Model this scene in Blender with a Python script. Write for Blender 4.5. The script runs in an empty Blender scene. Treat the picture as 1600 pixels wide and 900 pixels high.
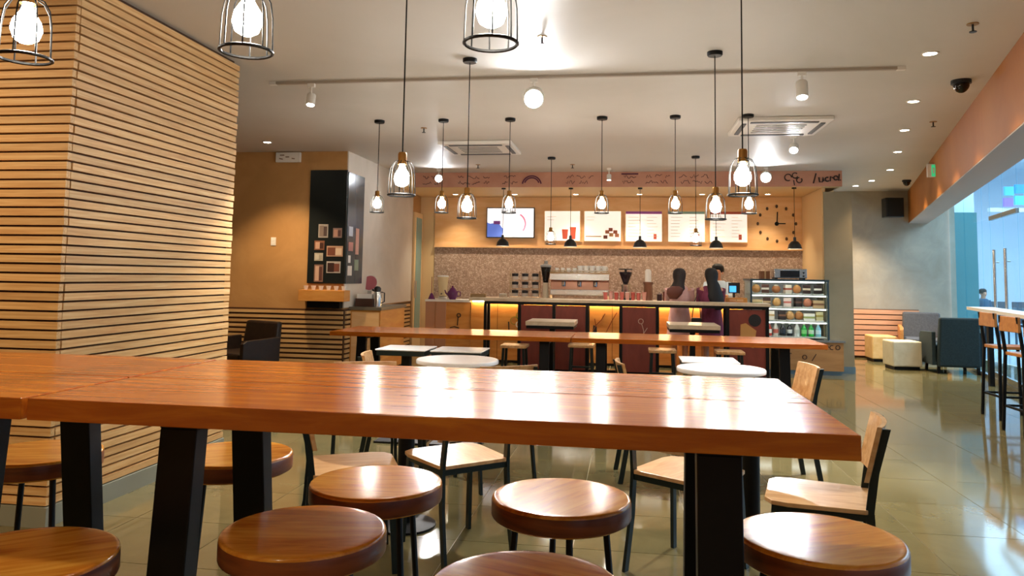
import bpy, math, random
from mathutils import Matrix, Vector
random.seed(7)
S = bpy.context.scene
COL = S.collection
R = math.radians
PI = math.pi

# ------------------------------------------------------------------ camera
F, PITCH, ROLL, YAW, EYE = 1189.0, R(4.49), R(0.91), R(8.77), 1.36
fw = Vector((-math.sin(YAW)*math.cos(PITCH), math.cos(YAW)*math.cos(PITCH), math.sin(PITCH)))
rt = Vector((math.cos(YAW), math.sin(YAW), 0)); up = rt.cross(fw)
r2 = rt*math.cos(ROLL)+up*math.sin(ROLL); u2 = -rt*math.sin(ROLL)+up*math.cos(ROLL)
cam = bpy.data.cameras.new('camera'); cam.sensor_width = 36; cam.lens = F/1600*36
cam.shift_y = (337.7-450)/1600; cam.clip_start = .05; cam.clip_end = 200
co = bpy.data.objects.new('camera', cam); COL.objects.link(co)
M3 = Matrix((r2, u2, -fw)).transposed().to_4x4(); M3.translation = Vector((0, 0, EYE))
co.matrix_world = M3; S.camera = co

# ------------------------------------------------------------------ world, exposure
w = bpy.data.worlds.new('world'); S.world = w; w.use_nodes = True
w.node_tree.nodes['Background'].inputs[0].default_value = (.75, .85, 1, 1)
w.node_tree.nodes['Background'].inputs[1].default_value = .25
S.view_settings.view_transform = 'Standard'; S.view_settings.look = 'None'
S.view_settings.exposure = 0.72; S.view_settings.gamma = 1; S.view_settings.use_curve_mapping = False

WARM = (1, .72, .42); WARM2 = (1, .80, .56); WHITE = (1, .96, .92); COOL = (.64, .83, 1)
BULB, SPOT, DOWN, MALL = 85.0, 250.0, 80.0, 1000.0

def light(name, kind, loc, power, color, size=.05, target=None, spot=None, blend=.6, parent=None):
    l = bpy.data.lights.new(name, kind); l.energy = power; l.color = color
    if kind == 'AREA': l.size = size
    else: l.shadow_soft_size = size
    if spot: l.spot_size = R(spot); l.spot_blend = blend
    o = bpy.data.objects.new(name, l); COL.objects.link(o); o.location = loc
    if target is not None:
        o.rotation_euler = (Vector(target)-Vector(loc)).to_track_quat('-Z', 'Y').to_euler()
    if parent: o.parent = parent
    return o

# large lights: bright mall concourse beyond the glass, and the shop's own ceiling lights behind the camera
l = light('mall_ceiling_light', 'AREA', (9.0, 13.5, 4.4), MALL, COOL, 6.0, (9.0, 13.5, 0)); l.data.shape = 'RECTANGLE'; l.data.size_y = 14
for q in ((-4.2, -1.2), (-1.4, -1.2), (1.0, -1.6)):
    light('unseen_ceiling_spot', 'SPOT', (q[0], q[1], 2.97), 130, WARM2, .06, (q[0], q[1], 0), 130, .9)

light('unseen_ceiling_spot', 'SPOT', (-4.5, 1.5, 2.97), 150, WARM, .06, (-4.3, 3.7, 1.0), 110, .9)  # unseen spot added to brighten the front slats of the column

# ------------------------------------------------------------------ materials
def lin(c):
    if isinstance(c, str):
        c = c.lstrip('#'); c = [int(c[i:i+2], 16)/255 for i in (0, 2, 4)]
        return tuple((x/12.92 if x <= .04045 else ((x+.055)/1.055)**2.4) for x in c)
    return c
MATS = {}
def mat(name, color='#888888', rough=.5, metal=0., spec=.5, emit=None, strength=0, coat=0, trans=0, alpha=1):
    if name in MATS: return MATS[name]
    m = bpy.data.materials.new(name); m.use_nodes = True; b = m.node_tree.nodes['Principled BSDF']
    b.inputs['Base Color'].default_value = (*lin(color), 1); b.inputs['Roughness'].default_value = rough
    b.inputs['Metallic'].default_value = metal; b.inputs['Specular IOR Level'].default_value = spec
    b.inputs['Coat Weight'].default_value = coat; b.inputs['Coat Roughness'].default_value = .08
    b.inputs['Transmission Weight'].default_value = trans; b.inputs['Alpha'].default_value = alpha
    if emit:
        b.inputs['Emission Color'].default_value = (*lin(emit), 1); b.inputs['Emission Strength'].default_value = strength
    MATS[name] = m; return m

def textured(name, c1, c2, rough=.5, scale=(1, 1, 1), nscale=4., detail=6., c3=None, coat=0, spec=.5, bump=0., rand=True, ramp=(.35, .65), rrange=None, pervar=0.):
    """noise coloured material; scale stretches the noise along an axis, the random of the object shifts it"""
    m = bpy.data.materials.new(name); m.use_nodes = True; nt = m.node_tree; N = nt.nodes; L = nt.links
    b = N['Principled BSDF']; b.inputs['Roughness'].default_value = rough
    b.inputs['Coat Weight'].default_value = coat; b.inputs['Coat Roughness'].default_value = .1
    b.inputs['Specular IOR Level'].default_value = spec
    tc = N.new('ShaderNodeTexCoord'); mp = N.new('ShaderNodeMapping'); mp.inputs['Scale'].default_value = scale
    L.new(tc.outputs['Object'], mp.inputs['Vector'])
    if rand:
        oi = N.new('ShaderNodeObjectInfo'); mu = N.new('ShaderNodeVectorMath'); mu.operation = 'SCALE'
        mu.inputs[0].default_value = (37, 53, 71); L.new(oi.outputs['Random'], mu.inputs['Scale'])
        L.new(mu.outputs[0], mp.inputs['Location'])
    no = N.new('ShaderNodeTexNoise'); no.inputs['Scale'].default_value = nscale; no.inputs['Detail'].default_value = detail
    no.inputs['Roughness'].default_value = .6; no.inputs['Distortion'].default_value = .6
    L.new(mp.outputs[0], no.inputs['Vector'])
    cr = N.new('ShaderNodeValToRGB'); L.new(no.outputs['Fac'], cr.inputs['Fac'])
    cr.color_ramp.elements[0].position = ramp[0]; cr.color_ramp.elements[1].position = ramp[1]
    cr.color_ramp.elements[0].color = (*lin(c1), 1); cr.color_ramp.elements[1].color = (*lin(c2), 1)
    if c3:
        e = cr.color_ramp.elements.new((ramp[0]+ramp[1])/2); e.color = (*lin(c3), 1)
    out = cr.outputs[0]
    if pervar:
        hv = N.new('ShaderNodeHueSaturation'); oi2 = N.new('ShaderNodeObjectInfo'); mr = N.new('ShaderNodeMapRange')
        mr.inputs['To Min'].default_value = 1-pervar; mr.inputs['To Max'].default_value = 1+pervar
        L.new(oi2.outputs['Random'], mr.inputs['Value']); L.new(mr.outputs[0], hv.inputs['Value']); L.new(out, hv.inputs['Color']); out = hv.outputs[0]
    L.new(out, b.inputs['Base Color'])
    if rrange:
        mr = N.new('ShaderNodeMapRange'); mr.inputs['To Min'].default_value = rrange[0]; mr.inputs['To Max'].default_value = rrange[1]
        L.new(no.outputs['Fac'], mr.inputs['Value']); L.new(mr.outputs[0], b.inputs['Roughness'])
    if bump:
        bp = N.new('ShaderNodeBump'); bp.inputs['Strength'].default_value = bump; bp.inputs['Distance'].default_value = .01
        L.new(no.outputs['Fac'], bp.inputs['Height']); L.new(bp.outputs[0], b.inputs['Normal'])
    MATS[name] = m; return m

def glass(name, tint, refl=.12):
    m = bpy.data.materials.new(name); m.use_nodes = True; nt = m.node_tree; N = nt.nodes; L = nt.links
    N.remove(N['Principled BSDF']); t = N.new('ShaderNodeBsdfTransparent'); t.inputs[0].default_value = (*lin(tint), 1)
    g = N.new('ShaderNodeBsdfGlossy'); g.inputs['Roughness'].default_value = .02
    mx = N.new('ShaderNodeMixShader'); fr = N.new('ShaderNodeFresnel'); fr.inputs[0].default_value = 1.45
    sc_ = N.new('ShaderNodeMath'); sc_.operation = 'MULTIPLY'; sc_.inputs[1].default_value = .22; L.new(fr.outputs[0], sc_.inputs[0]); L.new(sc_.outputs[0], mx.inputs[0]); L.new(t.outputs[0], mx.inputs[1]); L.new(g.outputs[0], mx.inputs[2])
    L.new(mx.outputs[0], N['Material Output'].inputs[0]); MATS[name] = m; return m

def mosaic_mat():
    m = bpy.data.materials.new('pebble_mosaic'); m.use_nodes = True; nt = m.node_tree; N = nt.nodes; L = nt.links
    b = N['Principled BSDF']; b.inputs['Roughness'].default_value = .45
    tc = N.new('ShaderNodeTexCoord'); v = N.new('ShaderNodeTexVoronoi'); v.inputs['Scale'].default_value = 42
    L.new(tc.outputs['Object'], v.inputs['Vector'])
    cr = N.new('ShaderNodeValToRGB'); sp = N.new('ShaderNodeSeparateColor'); L.new(v.outputs['Color'], sp.inputs[0]); L.new(sp.outputs[0], cr.inputs['Fac'])
    cr.color_ramp.elements[0].color = (*lin('#a08878'), 1); cr.color_ramp.elements[1].color = (*lin('#cdb9aa'), 1)
    e = cr.color_ramp.elements.new(.5); e.color = (*lin('#b59c8a'), 1)
    v2 = N.new('ShaderNodeTexVoronoi'); v2.feature = 'DISTANCE_TO_EDGE'; v2.inputs['Scale'].default_value = 42; L.new(tc.outputs['Object'], v2.inputs['Vector'])
    c2 = N.new('ShaderNodeValToRGB'); L.new(v2.outputs['Distance'], c2.inputs['Fac']); c2.color_ramp.elements[0].color = (*lin('#b8a496'), 1); c2.color_ramp.elements[1].position = .08
    mu = N.new('ShaderNodeMixRGB'); mu.blend_type = 'MULTIPLY'; mu.inputs[0].default_value = .8; L.new(cr.outputs[0], mu.inputs[1]); L.new(c2.outputs[0], mu.inputs[2])
    L.new(mu.outputs[0], b.inputs['Base Color'])
    bp = N.new('ShaderNodeBump'); bp.inputs['Distance'].default_value = .008; L.new(v2.outputs['Distance'], bp.inputs['Height']); L.new(bp.outputs[0], b.inputs['Normal'])
    MATS['mosaic'] = m; return m

ceil_m = textured('ceiling_paint', '#cbc6be', '#d2cdc6', .55, nscale=.6, rand=False)
tile_m = textured('polished_tile', '#6c6342', '#776d4a', .07, nscale=3., pervar=.05, rrange=(.05, .1), spec=.6)
grout_m = mat('grout', '#c3b79b', .7)
slat_m = textured('pine_slat', '#c8955c', '#e6c28a', .5, (1.0, 30, 30), 2.2, c3='#d9ac70', pervar=.10, ramp=(.3, .68))
slaty_m = textured('pine_slat_deep', '#c8955c', '#e6c28a', .5, (30, 1.0, 30), 2.2, c3='#d9ac70', pervar=.10, ramp=(.3, .68))
slatback_m = mat('slat_backing', '#4a2d14', .8)
wood_m = textured('varnished_wood', '#b05614', '#da8020', .19, (1.2, 16, 10), 2.0, c3='#c0661a', coat=0, spec=.4, pervar=.05, ramp=(.32, .66))
stool_m = textured('stool_wood', '#bf6a1c', '#f2ac42', .17, (1.5, 12, 5), 2.4, c3='#e09030', coat=.1, spec=.4, pervar=.06, ramp=(.32, .66))
rim_m = textured('stool_edge_wood', '#5a270f', '#8f4a1e', .35, (1, 1, 8), 3.)
chairwood_m = textured('chair_wood', '#c08a52', '#ddb27c', .3, (8, 1.5, 8), 3., coat=.2, pervar=.06)
black_m = mat('black_steel', '#060607', .45, spec=.25)
frame_m = mat('chair_frame', '#10201f', .4, .2)
plaster_m = textured('warm_plaster', '#b58750', '#c99b62', .75, nscale=1.3, rand=False, c3='#bf9058')
plaster2_m = textured('pale_plaster', '#cfc4b4', '#ddd3c4', .75, nscale=1.1, rand=False)
concrete_m = textured('polished_concrete', '#978c7a', '#b5aa98', .45, nscale=2.2, rand=False, c3='#a39a8b', detail=8., ramp=(.25, .75))
beam_m = textured('ochre_plaster', '#a0601f', '#aa6c29', .65, nscale=1., rand=False)
beambot_m = mat('beam_underside', '#a89c92', .6)
column_m = textured('olive_plaster', '#8f836a', '#9b8f76', .6, nscale=1.4, rand=False)
skirt_m = mat('grey_skirting', '#8d8f80', .5)
panelwood_m = textured('honey_wood_panel', '#e4b277', '#eec48f', .45, (1, 1, 5), 1.6, rand=False)
cream_m = mat('cream_paint', '#e6c795', .6)
terra_m = textured('terracotta_board', '#c48a72', '#cf9a82', .7, nscale=2., rand=False)
ink_m = mat('dark_ink', '#3b2a2a', .8); plum_m = mat('plum_ink', '#5d2a44', .8)
mosaic_m = mosaic_mat()
stone_m = textured('beige_stone_top', '#cdb596', '#dcc8ac', .3, nscale=9.)
red_m = textured('dark_red_panel', '#7a3022', '#8a3b2b', .5, (4, 1, 1), 2.)
orange_m = textured('orange_wood_front', '#c98136', '#dd9d50', .5, (1, 1, 6), 1.5)
white_m = mat('white_gloss', '#efece6', .25); whitepaint_m = mat('white_paint', '#e8e4dd', .5)
marble_m = textured('white_table_top', '#e3e3e3', '#f1f0ee', .15, nscale=3.)
steel_m = mat('brushed_steel', '#c9c7c3', .25, .9); chrome_m = mat('chrome', '#dddddd', .08, 1.)
darkplastic_m = mat('dark_plastic', '#15151a', .35); grey_m = mat('grey_plastic', '#8e8e8e', .4)
brass_m = mat('brass', '#a9793c', .3, .8)
bulb_m = mat('bulb_glow', '#ffffff', .2, emit=(1, .93, .80), strength=BULB)
spotglow_m = mat('spot_glow', '#ffffff', .2, emit=(1, .95, .88), strength=60)
spotglow2_m = mat('bright_spot_glow', '#ffffff', .2, emit=(.93, .96, 1), strength=260)
downglow_m = mat('downlight_glow', '#ffffff', .2, emit=(1, .88, .7), strength=25)
led_m = mat('led_strip', '#ffffff', .3, emit=(1, .78, .42), strength=30)
fridgeglow_m = mat('case_tube_light', '#ffffff', .3, emit=(1, .96, .88), strength=5)
glass_m = glass('storefront_glass', '#e6f4f8'); case_glass_m = glass('case_glass', '#f2f7f7')
teal_m = mat('teal_wall', '#3b7f86', .5); mallwhite_m = mat('mall_white', '#dfeaf5', .5); mallfloor_m = mat('mall_floor', '#c9d4dc', .15)
fabricg_m = textured('dark_green_fabric', '#16262a', '#1e3034', .85, nscale=40., bump=.2)
fabricgr_m = textured('grey_fabric', '#4c4d52', '#5a5b60', .85, nscale=40., bump=.2)
armwood_m = textured('arm_wood', '#b5763c', '#cc8f52', .35, (6, 1, 6), 3.)
creamfab_m = textured('cream_leather', '#cfc4a8', '#dbd1b8', .55, nscale=8.); yellowfab_m = textured('straw_leather', '#d9b070', '#e4c088', .55, nscale=8.)
brownfab_m = textured('dark_brown_leather', '#1d120d', '#2a1b13', .5, nscale=12.)
skin_m = mat('skin', '#c98d6c', .5); hair_m = textured('black_hair', '#050405', '#0c090b', .6, (1, 1, .2), 30.)
hairb_m = textured('brown_hair', '#090606', '#2a140d', .6, (1, 1, .2), 20.)

# ------------------------------------------------------------------ mesh helpers
class MB:
    def __init__(s): s.v = []; s.f = []
    def add(s, vs, fs):
        n = len(s.v); s.v += [tuple(p) for p in vs]; s.f += [tuple(n+i for i in f) for f in fs]; return s
    def box(s, x0, y0, z0, x1, y1, z1):
        return s.add([(x0, y0, z0), (x1, y0, z0), (x1, y1, z0), (x0, y1, z0), (x0, y0, z1), (x1, y0, z1), (x1, y1, z1), (x0, y1, z1)],
                     [(0, 3, 2, 1), (4, 5, 6, 7), (0, 1, 5, 4), (1, 2, 6, 5), (2, 3, 7, 6), (3, 0, 4, 7)])
    def prism(s, poly, z0, z1, axis='z'):
        n = len(poly)
        def P(a, b, c): return {'z': (a, b, c), 'y': (a, c, b), 'x': (c, a, b)}[axis]
        vs = [P(a, b, z0) for a, b in poly]+[P(a, b, z1) for a, b in poly]
        fs = [tuple(reversed(range(n))), tuple(range(n, 2*n))]+[(i, (i+1) % n, n+(i+1) % n, n+i) for i in range(n)]
        return s.add(vs, fs)
    def beam(s, a, b, wx, wy, wx2=None, wy2=None):
        """bar with a rectangular section from point a to point b; section axes stay horizontal (x and y)"""
        wx2 = wx if wx2 is None else wx2; wy2 = wy if wy2 is None else wy2
        q = []
        for p, x, y in ((a, wx, wy), (b, wx2, wy2)):
            q += [(p[0]-x/2, p[1]-y/2, p[2]), (p[0]+x/2, p[1]-y/2, p[2]), (p[0]+x/2, p[1]+y/2, p[2]), (p[0]-x/2, p[1]+y/2, p[2])]
        return s.add(q, [(0, 3, 2, 1), (4, 5, 6, 7), (0, 1, 5, 4), (1, 2, 6, 5), (2, 3, 7, 6), (3, 0, 4, 7)])
    def tube(s, pts, r, n=8, closed=False):
        pts = [Vector(p) for p in pts]; k = len(pts); rr = r if isinstance(r, (list, tuple)) else [r]*k
        base = len(s.v); prev = None
        for i, p in enumerate(pts):
            if closed: t = pts[(i+1) % k]-pts[i-1]
            else: t = pts[min(i+1, k-1)]-pts[max(i-1, 0)]
            t.normalize()
            if prev is None:
                a = Vector((0, 0, 1)) if abs(t.z) < .9 else Vector((1, 0, 0)); u = t.cross(a).normalized()
            else:
                u = prev-t*prev.dot(t); u.normalize()
            prev = u; v = t.cross(u)
            for j in range(n):
                c = 2*PI*j/n+PI/n; s.v.append(tuple(p+(u*math.cos(c)+v*math.sin(c))*rr[i]))
        for i in range(k if closed else k-1):
            i2 = (i+1) % k
            for j in range(n):
                j2 = (j+1) % n; s.f.append((base+i*n+j, base+i*n+j2, base+i2*n+j2, base+i2*n+j))
        if not closed:
            s.f.append(tuple(base+j for j in reversed(range(n)))); s.f.append(tuple(base+(k-1)*n+j for j in range(n)))
        return s
    def lathe(s, prof, c=(0, 0, 0), n=20, sx=1., sy=1., cap=True):
        base = len(s.v); k = len(prof)
        for r, z in prof:
            for j in range(n):
                a = 2*PI*j/n; s.v.append((c[0]+r*sx*math.cos(a), c[1]+r*sy*math.sin(a), c[2]+z))
        for i in range(k-1):
            for j in range(n):
                j2 = (j+1) % n; s.f.append((base+i*n+j, base+i*n+j2, base+(i+1)*n+j2, base+(i+1)*n+j))
        if cap and prof[0][0] > 1e-6: s.f.append(tuple(base+j for j in reversed(range(n))))
        if cap and prof[-1][0] > 1e-6: s.f.append(tuple(base+(k-1)*n+j for j in range(n)))
        return s
    def ball(s, c, r, n=12, m=8):
        rx, ry, rz = r if isinstance(r, (list, tuple)) else (r, r, r)
        prof = [(math.sin(PI*i/m) if 0 < i < m else 1e-7, -math.cos(PI*i/m)*rz) for i in range(m+1)]
        base = len(s.v)
        for q, z in prof:
            for j in range(n): s.v.append((c[0]+q*rx*math.cos(2*PI*j/n), c[1]+q*ry*math.sin(2*PI*j/n), c[2]+z))
        for i in range(m):
            for j in range(n):
                j2 = (j+1) % n; s.f.append((base+i*n+j, base+i*n+j2, base+(i+1)*n+j2, base+(i+1)*n+j))
        return s
    def loft(s, rings, n=16):
        """rings: (cx, cy, z, rx, ry)"""
        base = len(s.v)
        for cx, cy, z, rx, ry in rings:
            for j in range(n): s.v.append((cx+rx*math.cos(2*PI*j/n), cy+ry*math.sin(2*PI*j/n), z))
        k = len(rings)
        for i in range(k-1):
            for j in range(n):
                j2 = (j+1) % n; s.f.append((base+i*n+j, base+i*n+j2, base+(i+1)*n+j2, base+(i+1)*n+j))
        s.f.append(tuple(base+j for j in reversed(range(n)))); s.f.append(tuple(base+(k-1)*n+j for j in range(n)))
        return s
    def mesh(s, name):
        me = bpy.data.meshes.new(name); me.from_pydata(s.v, [], s.f); me.update(); return me
    def build(s, name, m, parent=None, loc=None, smooth=False, bevel=0., rotz=0.):
        me = s.mesh(name); me.materials.append(m)
        if smooth: me.shade_smooth(); me.set_sharp_from_angle(angle=R(45))
        return obj(name, me, parent, loc, bevel, rotz)

def obj(name, me, parent=None, loc=None, bevel=0., rotz=0.):
    o = bpy.data.objects.new(name, me); COL.objects.link(o)
    if parent: o.parent = parent
    if loc: o.location = loc
    if rotz: o.rotation_euler = (0, 0, rotz)
    if bevel:
        b = o.modifiers.new('bevel', 'BEVEL'); b.width = bevel; b.segments = 2; b.limit_method = 'ANGLE'
    return o
def tag(o, label, cat, group=None):
    o['label'] = label; o['category'] = cat
    if group: o['group'] = group
    return o
def thing(name, label, cat, loc=(0, 0, 0), rotz=0., group=None):
    o = bpy.data.objects.new(name, None); COL.objects.link(o); o.location = loc; o.rotation_euler = (0, 0, rotz); o.empty_display_size = .1
    return tag(o, label, cat, group)
def struct(o, label=None):
    o['kind'] = 'structure'
    if label: o['label'] = label
    return o
def copy_tree(o, parent=None):
    c = o.copy(); COL.objects.link(c)
    if parent: c.parent = parent
    for ch in list(o.children): copy_tree(ch, c)
    return c
ORD = ['first', 'second', 'third', 'fourth', 'fifth', 'sixth', 'seventh', 'eighth', 'ninth', 'tenth']

# ------------------------------------------------------------------ setting: floor
CH = 3.0
def xin(y): return 2.55+.262*(y-5.33)          # inner face of the bulkhead
def xgl(y): return 2.74+.2*y                   # storefront glass line
fl = struct(MB().box(-6.6, -3.2, -.12, 6.4, 15.0, -.004).build('floor', grout_m), 'glossy beige tiled floor with pale joints')
P = .6; ox, oy = 1.525, .35
tile_me = MB().box(-P/2+.0022, -P/2+.0022, -.02, P/2-.0022, P/2-.0022, 0).mesh('floor_tile'); tile_me.materials.append(tile_m)
cand = []
rest = MB()
for i in range(-13, 8):
    for j in range(-5, 25):
        cx, cy = ox+P*(i+.5), oy+P*(j+.5)
        if cx < -6.5 or cx > 6.1 or cy > 14.9: continue
        vis = 2.2 < cy and -.70*cy-.6 < cx < .52*cy+.6 and cx < xgl(cy)+.2 and not (cx < -3.2 and cy < 9.6) and cy < 12.4
        cand.append((0 if vis else 1, cy, cx, cy))
cand.sort()
for k, (nv, _, cx, cy) in enumerate(cand):
    if k < 290 and not nv:
        obj('floor_tile', tile_me, fl, (cx, cy, 0))
    else:
        rest.box(cx-P/2+.0022, cy-P/2+.0022, -.02, cx+P/2-.0022, cy+P/2-.0022, 0)
o = rest.build('tile_field', tile_m, fl); o['kind'] = 'stuff'

# ceiling: one slab that ends at the glass line
struct(MB().prism([(-6.6, -3.2), (xgl(-3.2)+.1, -3.2), (xgl(15)+.1, 15.0), (-6.6, 15.0)], CH, CH+.12).build('ceiling', ceil_m), 'warm white painted ceiling')
# outer walls (behind the camera and left)
struct(MB().box(-6.6, -3.35, 0, xgl(-3.2)+.1, -3.2, CH).build('wall_back', plaster_m))
struct(MB().box(-6.75, -3.35, 0, -6.6, 9.7, CH).build('wall_left', plaster_m))
# far-left wall block with its corner at x=-3.75
struct(MB().box(-6.7, 9.7, 0, -3.75, 13.55, CH).build('wall_left_far', plaster_m), 'ochre plaster wall behind the slatted column')
# pale cladding on the block's right side
struct(MB().box(-3.75, 9.702, .9, -3.735, 12.85, CH).build('wall_left_side', plaster2_m), 'pale plaster return wall beside the photo board')
# wall behind the counter: honey wood above, mosaic below
struct(MB().box(-3.9, 13.4, 0, 3.4, 13.55, CH).build('wall_front', cream_m), 'cream wall behind the service counter')
struct(MB().box(-3.47, 13.37, 1.87, 2.88, 13.4, 2.76).build('trim_1', panelwood_m), 'honey coloured wood panel carrying the menu boards')
struct(MB().box(-3.47, 13.385, .9, 2.88, 13.4, 1.87).build('trim_2', mosaic_m), 'beige pebble mosaic splashback')
struct(MB().box(-3.47, 13.33, 1.855, 2.88, 13.4, 1.885).build('trim_3', panelwood_m), 'thin wood ledge above the mosaic')
# bulkhead over the counter: terracotta fascia and soffit
so = struct(MB().box(-3.72, 11.88, 2.765, 3.13, 13.4, CH-.001).build('trim_4', cream_m), 'bulkhead above the service counter')
struct(MB().box(-3.42, 11.85, 2.765, 3.13, 11.88, CH-.001).build('trim_5', terra_m), 'terracotta fascia board with hand drawn doodles')
# right side return of the niche, column, alcove
struct(MB().box(2.88, 12.03, 0, 2.93, 13.4, 2.76).build('wall_niche_side', cream_m), 'cream side wall lit warm beside the display case')
struct(MB().box(2.90, 12.0, .1, 3.30, 14.62, 2.70).build('wall_column', column_m), 'olive grey column between display case and lounge')
struct(MB().box(2.89, 11.99, 0, 3.31, 14.62, .1).build('baseboard_column', mat('blue_steel_skirting', '#7f9bb0', .25, .6)))
struct(MB().box(3.29, 14.6, 0, 5.75, 14.75, CH).build('wall_alcove', concrete_m), 'mottled polished concrete wall of the lounge alcove')
# bulkhead along the right wall
struct(MB().prism([(xin(-3.2), -3.2), (xin(-3.2)+.32, -3.2), (xin(14.6)+.32, 14.6), (xin(14.6), 14.6)], 2.425, CH-.001).build('wall_right', beam_m), 'ochre bulkhead running along the glass side')
struct(MB().prism([(xin(-3.2)+.002, -3.2), (xin(-3.2)+.32, -3.2), (xin(14.6)+.32, 14.6), (xin(14.6)+.002, 14.6)], 2.415, 2.425).build('trim_6', beambot_m), 'grey underside of the bulkhead')

# ------------------------------------------------------------------ slatted column, near left
CX, CY0, CY1, PT = -3.03, 3.70, 5.47, .0512
colm = struct(MB().box(-6.3, CY0+.03, 0, CX-.03, CY1-.02, CH-.001).build('wall_slatted_column', slatback_m), 'big square column clad in horizontal pine slats')
o = MB().prism([(-6.3, CY0-.012), (CX+.012, CY0-.012), (CX+.012, CY1), (CX-.03, CY1), (CX-.03, CY0+.03), (-6.3, CY0+.03)], 0, .105).build('baseboard_column', skirt_m); o.parent = colm
hgt = .0395
sl_f = MB().box(0, 0, 0, 3.27, .03, hgt).mesh('slat'); sl_f.materials.append(slat_m)
sl_s = MB().box(0, 0, 0, .03, CY1-CY0-.0305, hgt).mesh('slat'); sl_s.materials.append(slaty_m)
k = 0; z = .112
while z+hgt < CH:
    obj('slat', sl_f, colm, (-6.3+random.uniform(-.002, .002), CY0+random.uniform(-.002, .002), z))
    obj('slat', sl_s, colm, (CX-.03+random.uniform(-.002, .002), CY0+.0305+random.uniform(0, .012), z))
    z += PT; k += 1

# slatted wainscots: left far wall (front and side), lounge alcove
ws = struct(MB().box(-6.2, 9.68, 0, -3.72, 9.7, .88).build('trim_7', slatback_m), 'slatted wood wainscot on the far left wall')
me = MB().box(0, 0, 0, 2.46, .022, .038).mesh('slat'); me.materials.append(slat_m)
me2 = MB().box(0, 0, 0, .022, 3.0, .038).mesh('slat'); me2.materials.append(slaty_m)
for i in range(13): obj('slat', me, ws, (-6.19, 9.658, .05+i*.064))
ws2 = struct(MB().box(-3.75, 9.72, 0, -3.73, 12.8, .88).build('trim_8', slatback_m), 'slatted wood wainscot on the return wall')
for i in range(13): obj('slat', me2, ws2, (-3.73, 9.75, .05+i*.064))
ws3 = struct(MB().box(3.31, 14.56, 0, 5.1, 14.6, .87).build('trim_9', slatback_m), 'slatted wood wainscot in the lounge alcove')
pink_m = textured('rosy_pine', '#c58a66', '#dba683', .5, (1, 30, 30), 2.2, pervar=.06)
me3 = MB().box(0, 0, 0, 1.78, .03, .075).mesh('slat'); me3.materials.append(pink_m)
for i in range(9): obj('slat', me3, ws3, (3.315, 14.53, .04+i*.093))

# narrow glazed door at the end of the return wall
d = struct(MB().box(-3.735, 12.87, 0, -3.70, 13.38, 2.45).build('door_1', cream_m), 'narrow door with a tall glass light')
o = MB().box(-3.70, 12.97, .35, -3.692, 13.3, 2.36).build('pane', mat('sea_glass', '#7fa9a8', .1), d)
o = MB().box(-3.69, 12.9, .95, -3.66, 12.93, 1.25).build('handle', steel_m, d)

# ------------------------------------------------------------------ storefront glass and the mall beyond
win = struct(MB().prism([(xgl(-3.2)-.03, -3.2), (xgl(-3.2)+.03, -3.2), (xgl(14.6)+.03, 14.6), (xgl(14.6)-.03, 14.6)], 0, .05).build('window_1', steel_m), 'frameless storefront glazing along the mall side')
ys = [14.58, 13.4, 12.2, 11.72, 11.03, 10.34, 9.2, 8.0, 6.8, 5.6, 4.4]
for a, b in zip(ys, ys[1:]):
    door = (a, b) in ((11.72, 11.03), (11.03, 10.34))
    y0, y1 = b+.012, a-.012
    p = MB().prism([(xgl(y0)-.006, y0), (xgl(y0)+.006, y0), (xgl(y1)+.006, y1), (xgl(y1)-.006, y1)], .06, 2.25 if door else CH-.01)
    if not door:
        p.build('pane', glass_m, win)
    else:
        n = 2 if a > 11.5 else 3
        dd = struct(p.build('door_%d' % n, glass_m), 'glass storefront door leaf with a long steel pull, %s' % ('farther leaf' if n == 2 else 'nearer leaf'))
        yh = 11.12 if n == 2 else 10.92
        yh = (11.30 if n == 2 else 10.74)
        h = MB(); xh = xgl(yh)-.06
        h.tube([(xh, yh, .75), (xh, yh, 1.82)], .02, 10); h.tube([(xh, yh, .95), (xh+.06, yh, .95)], .01); h.tube([(xh, yh, 1.65), (xh+.06, yh, 1.65)], .01)
        h.build('handle', steel_m, dd, smooth=True)
        MB().prism([(xgl(y0)-.02, y0), (xgl(y0)+.02, y0), (xgl(y1)+.02, y1), (xgl(y1)-.02, y1)], 2.25, 2.31).build('top_rail', steel_m, dd)
        MB().prism([(xgl(y0)-.02, y0), (xgl(y0)+.02, y0), (xgl(y1)+.02, y1), (xgl(y1)-.02, y1)], .055, .13).build('bottom_rail', steel_m, dd)
        pp = MB().prism([(xgl(y0)-.006, y0), (xgl(y0)+.006, y0), (xgl(y1)+.006, y1), (xgl(y1)-.006, y1)], 2.32, CH-.01); pp.build('pane', glass_m, win)

struct(MB().box(3.0, -3.3, -.12, 16, 26, -.02).build('floor_mall', mallfloor_m), 'pale mall concourse floor')
struct(MB().box(5.0, 24, -.02, 16, 24.2, 4.8).build('wall_mall_end', mallwhite_m))
struct(MB().box(15, -3.3, -.02, 15.2, 24, 4.8).build('wall_mall_side', mallwhite_m))
struct(MB().prism([(2.2, -3.3), (15, -3.3), (15, 24), (5.6, 24), (5.6, 15.0), (6.0, 15.0)], 4.7, 4.8).build('ceiling_mall', mallwhite_m))
struct(MB().box(5.78, 15.8, 0, 6.62, 16.6, 2.72).build('wall_mall_teal', teal_m), 'teal shop wall seen through the glass')
struct(MB().box(5.78, 15.9, 2.72, 6.62, 16.6, 4.7).build('wall_mall_upper', mallwhite_m))
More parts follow.
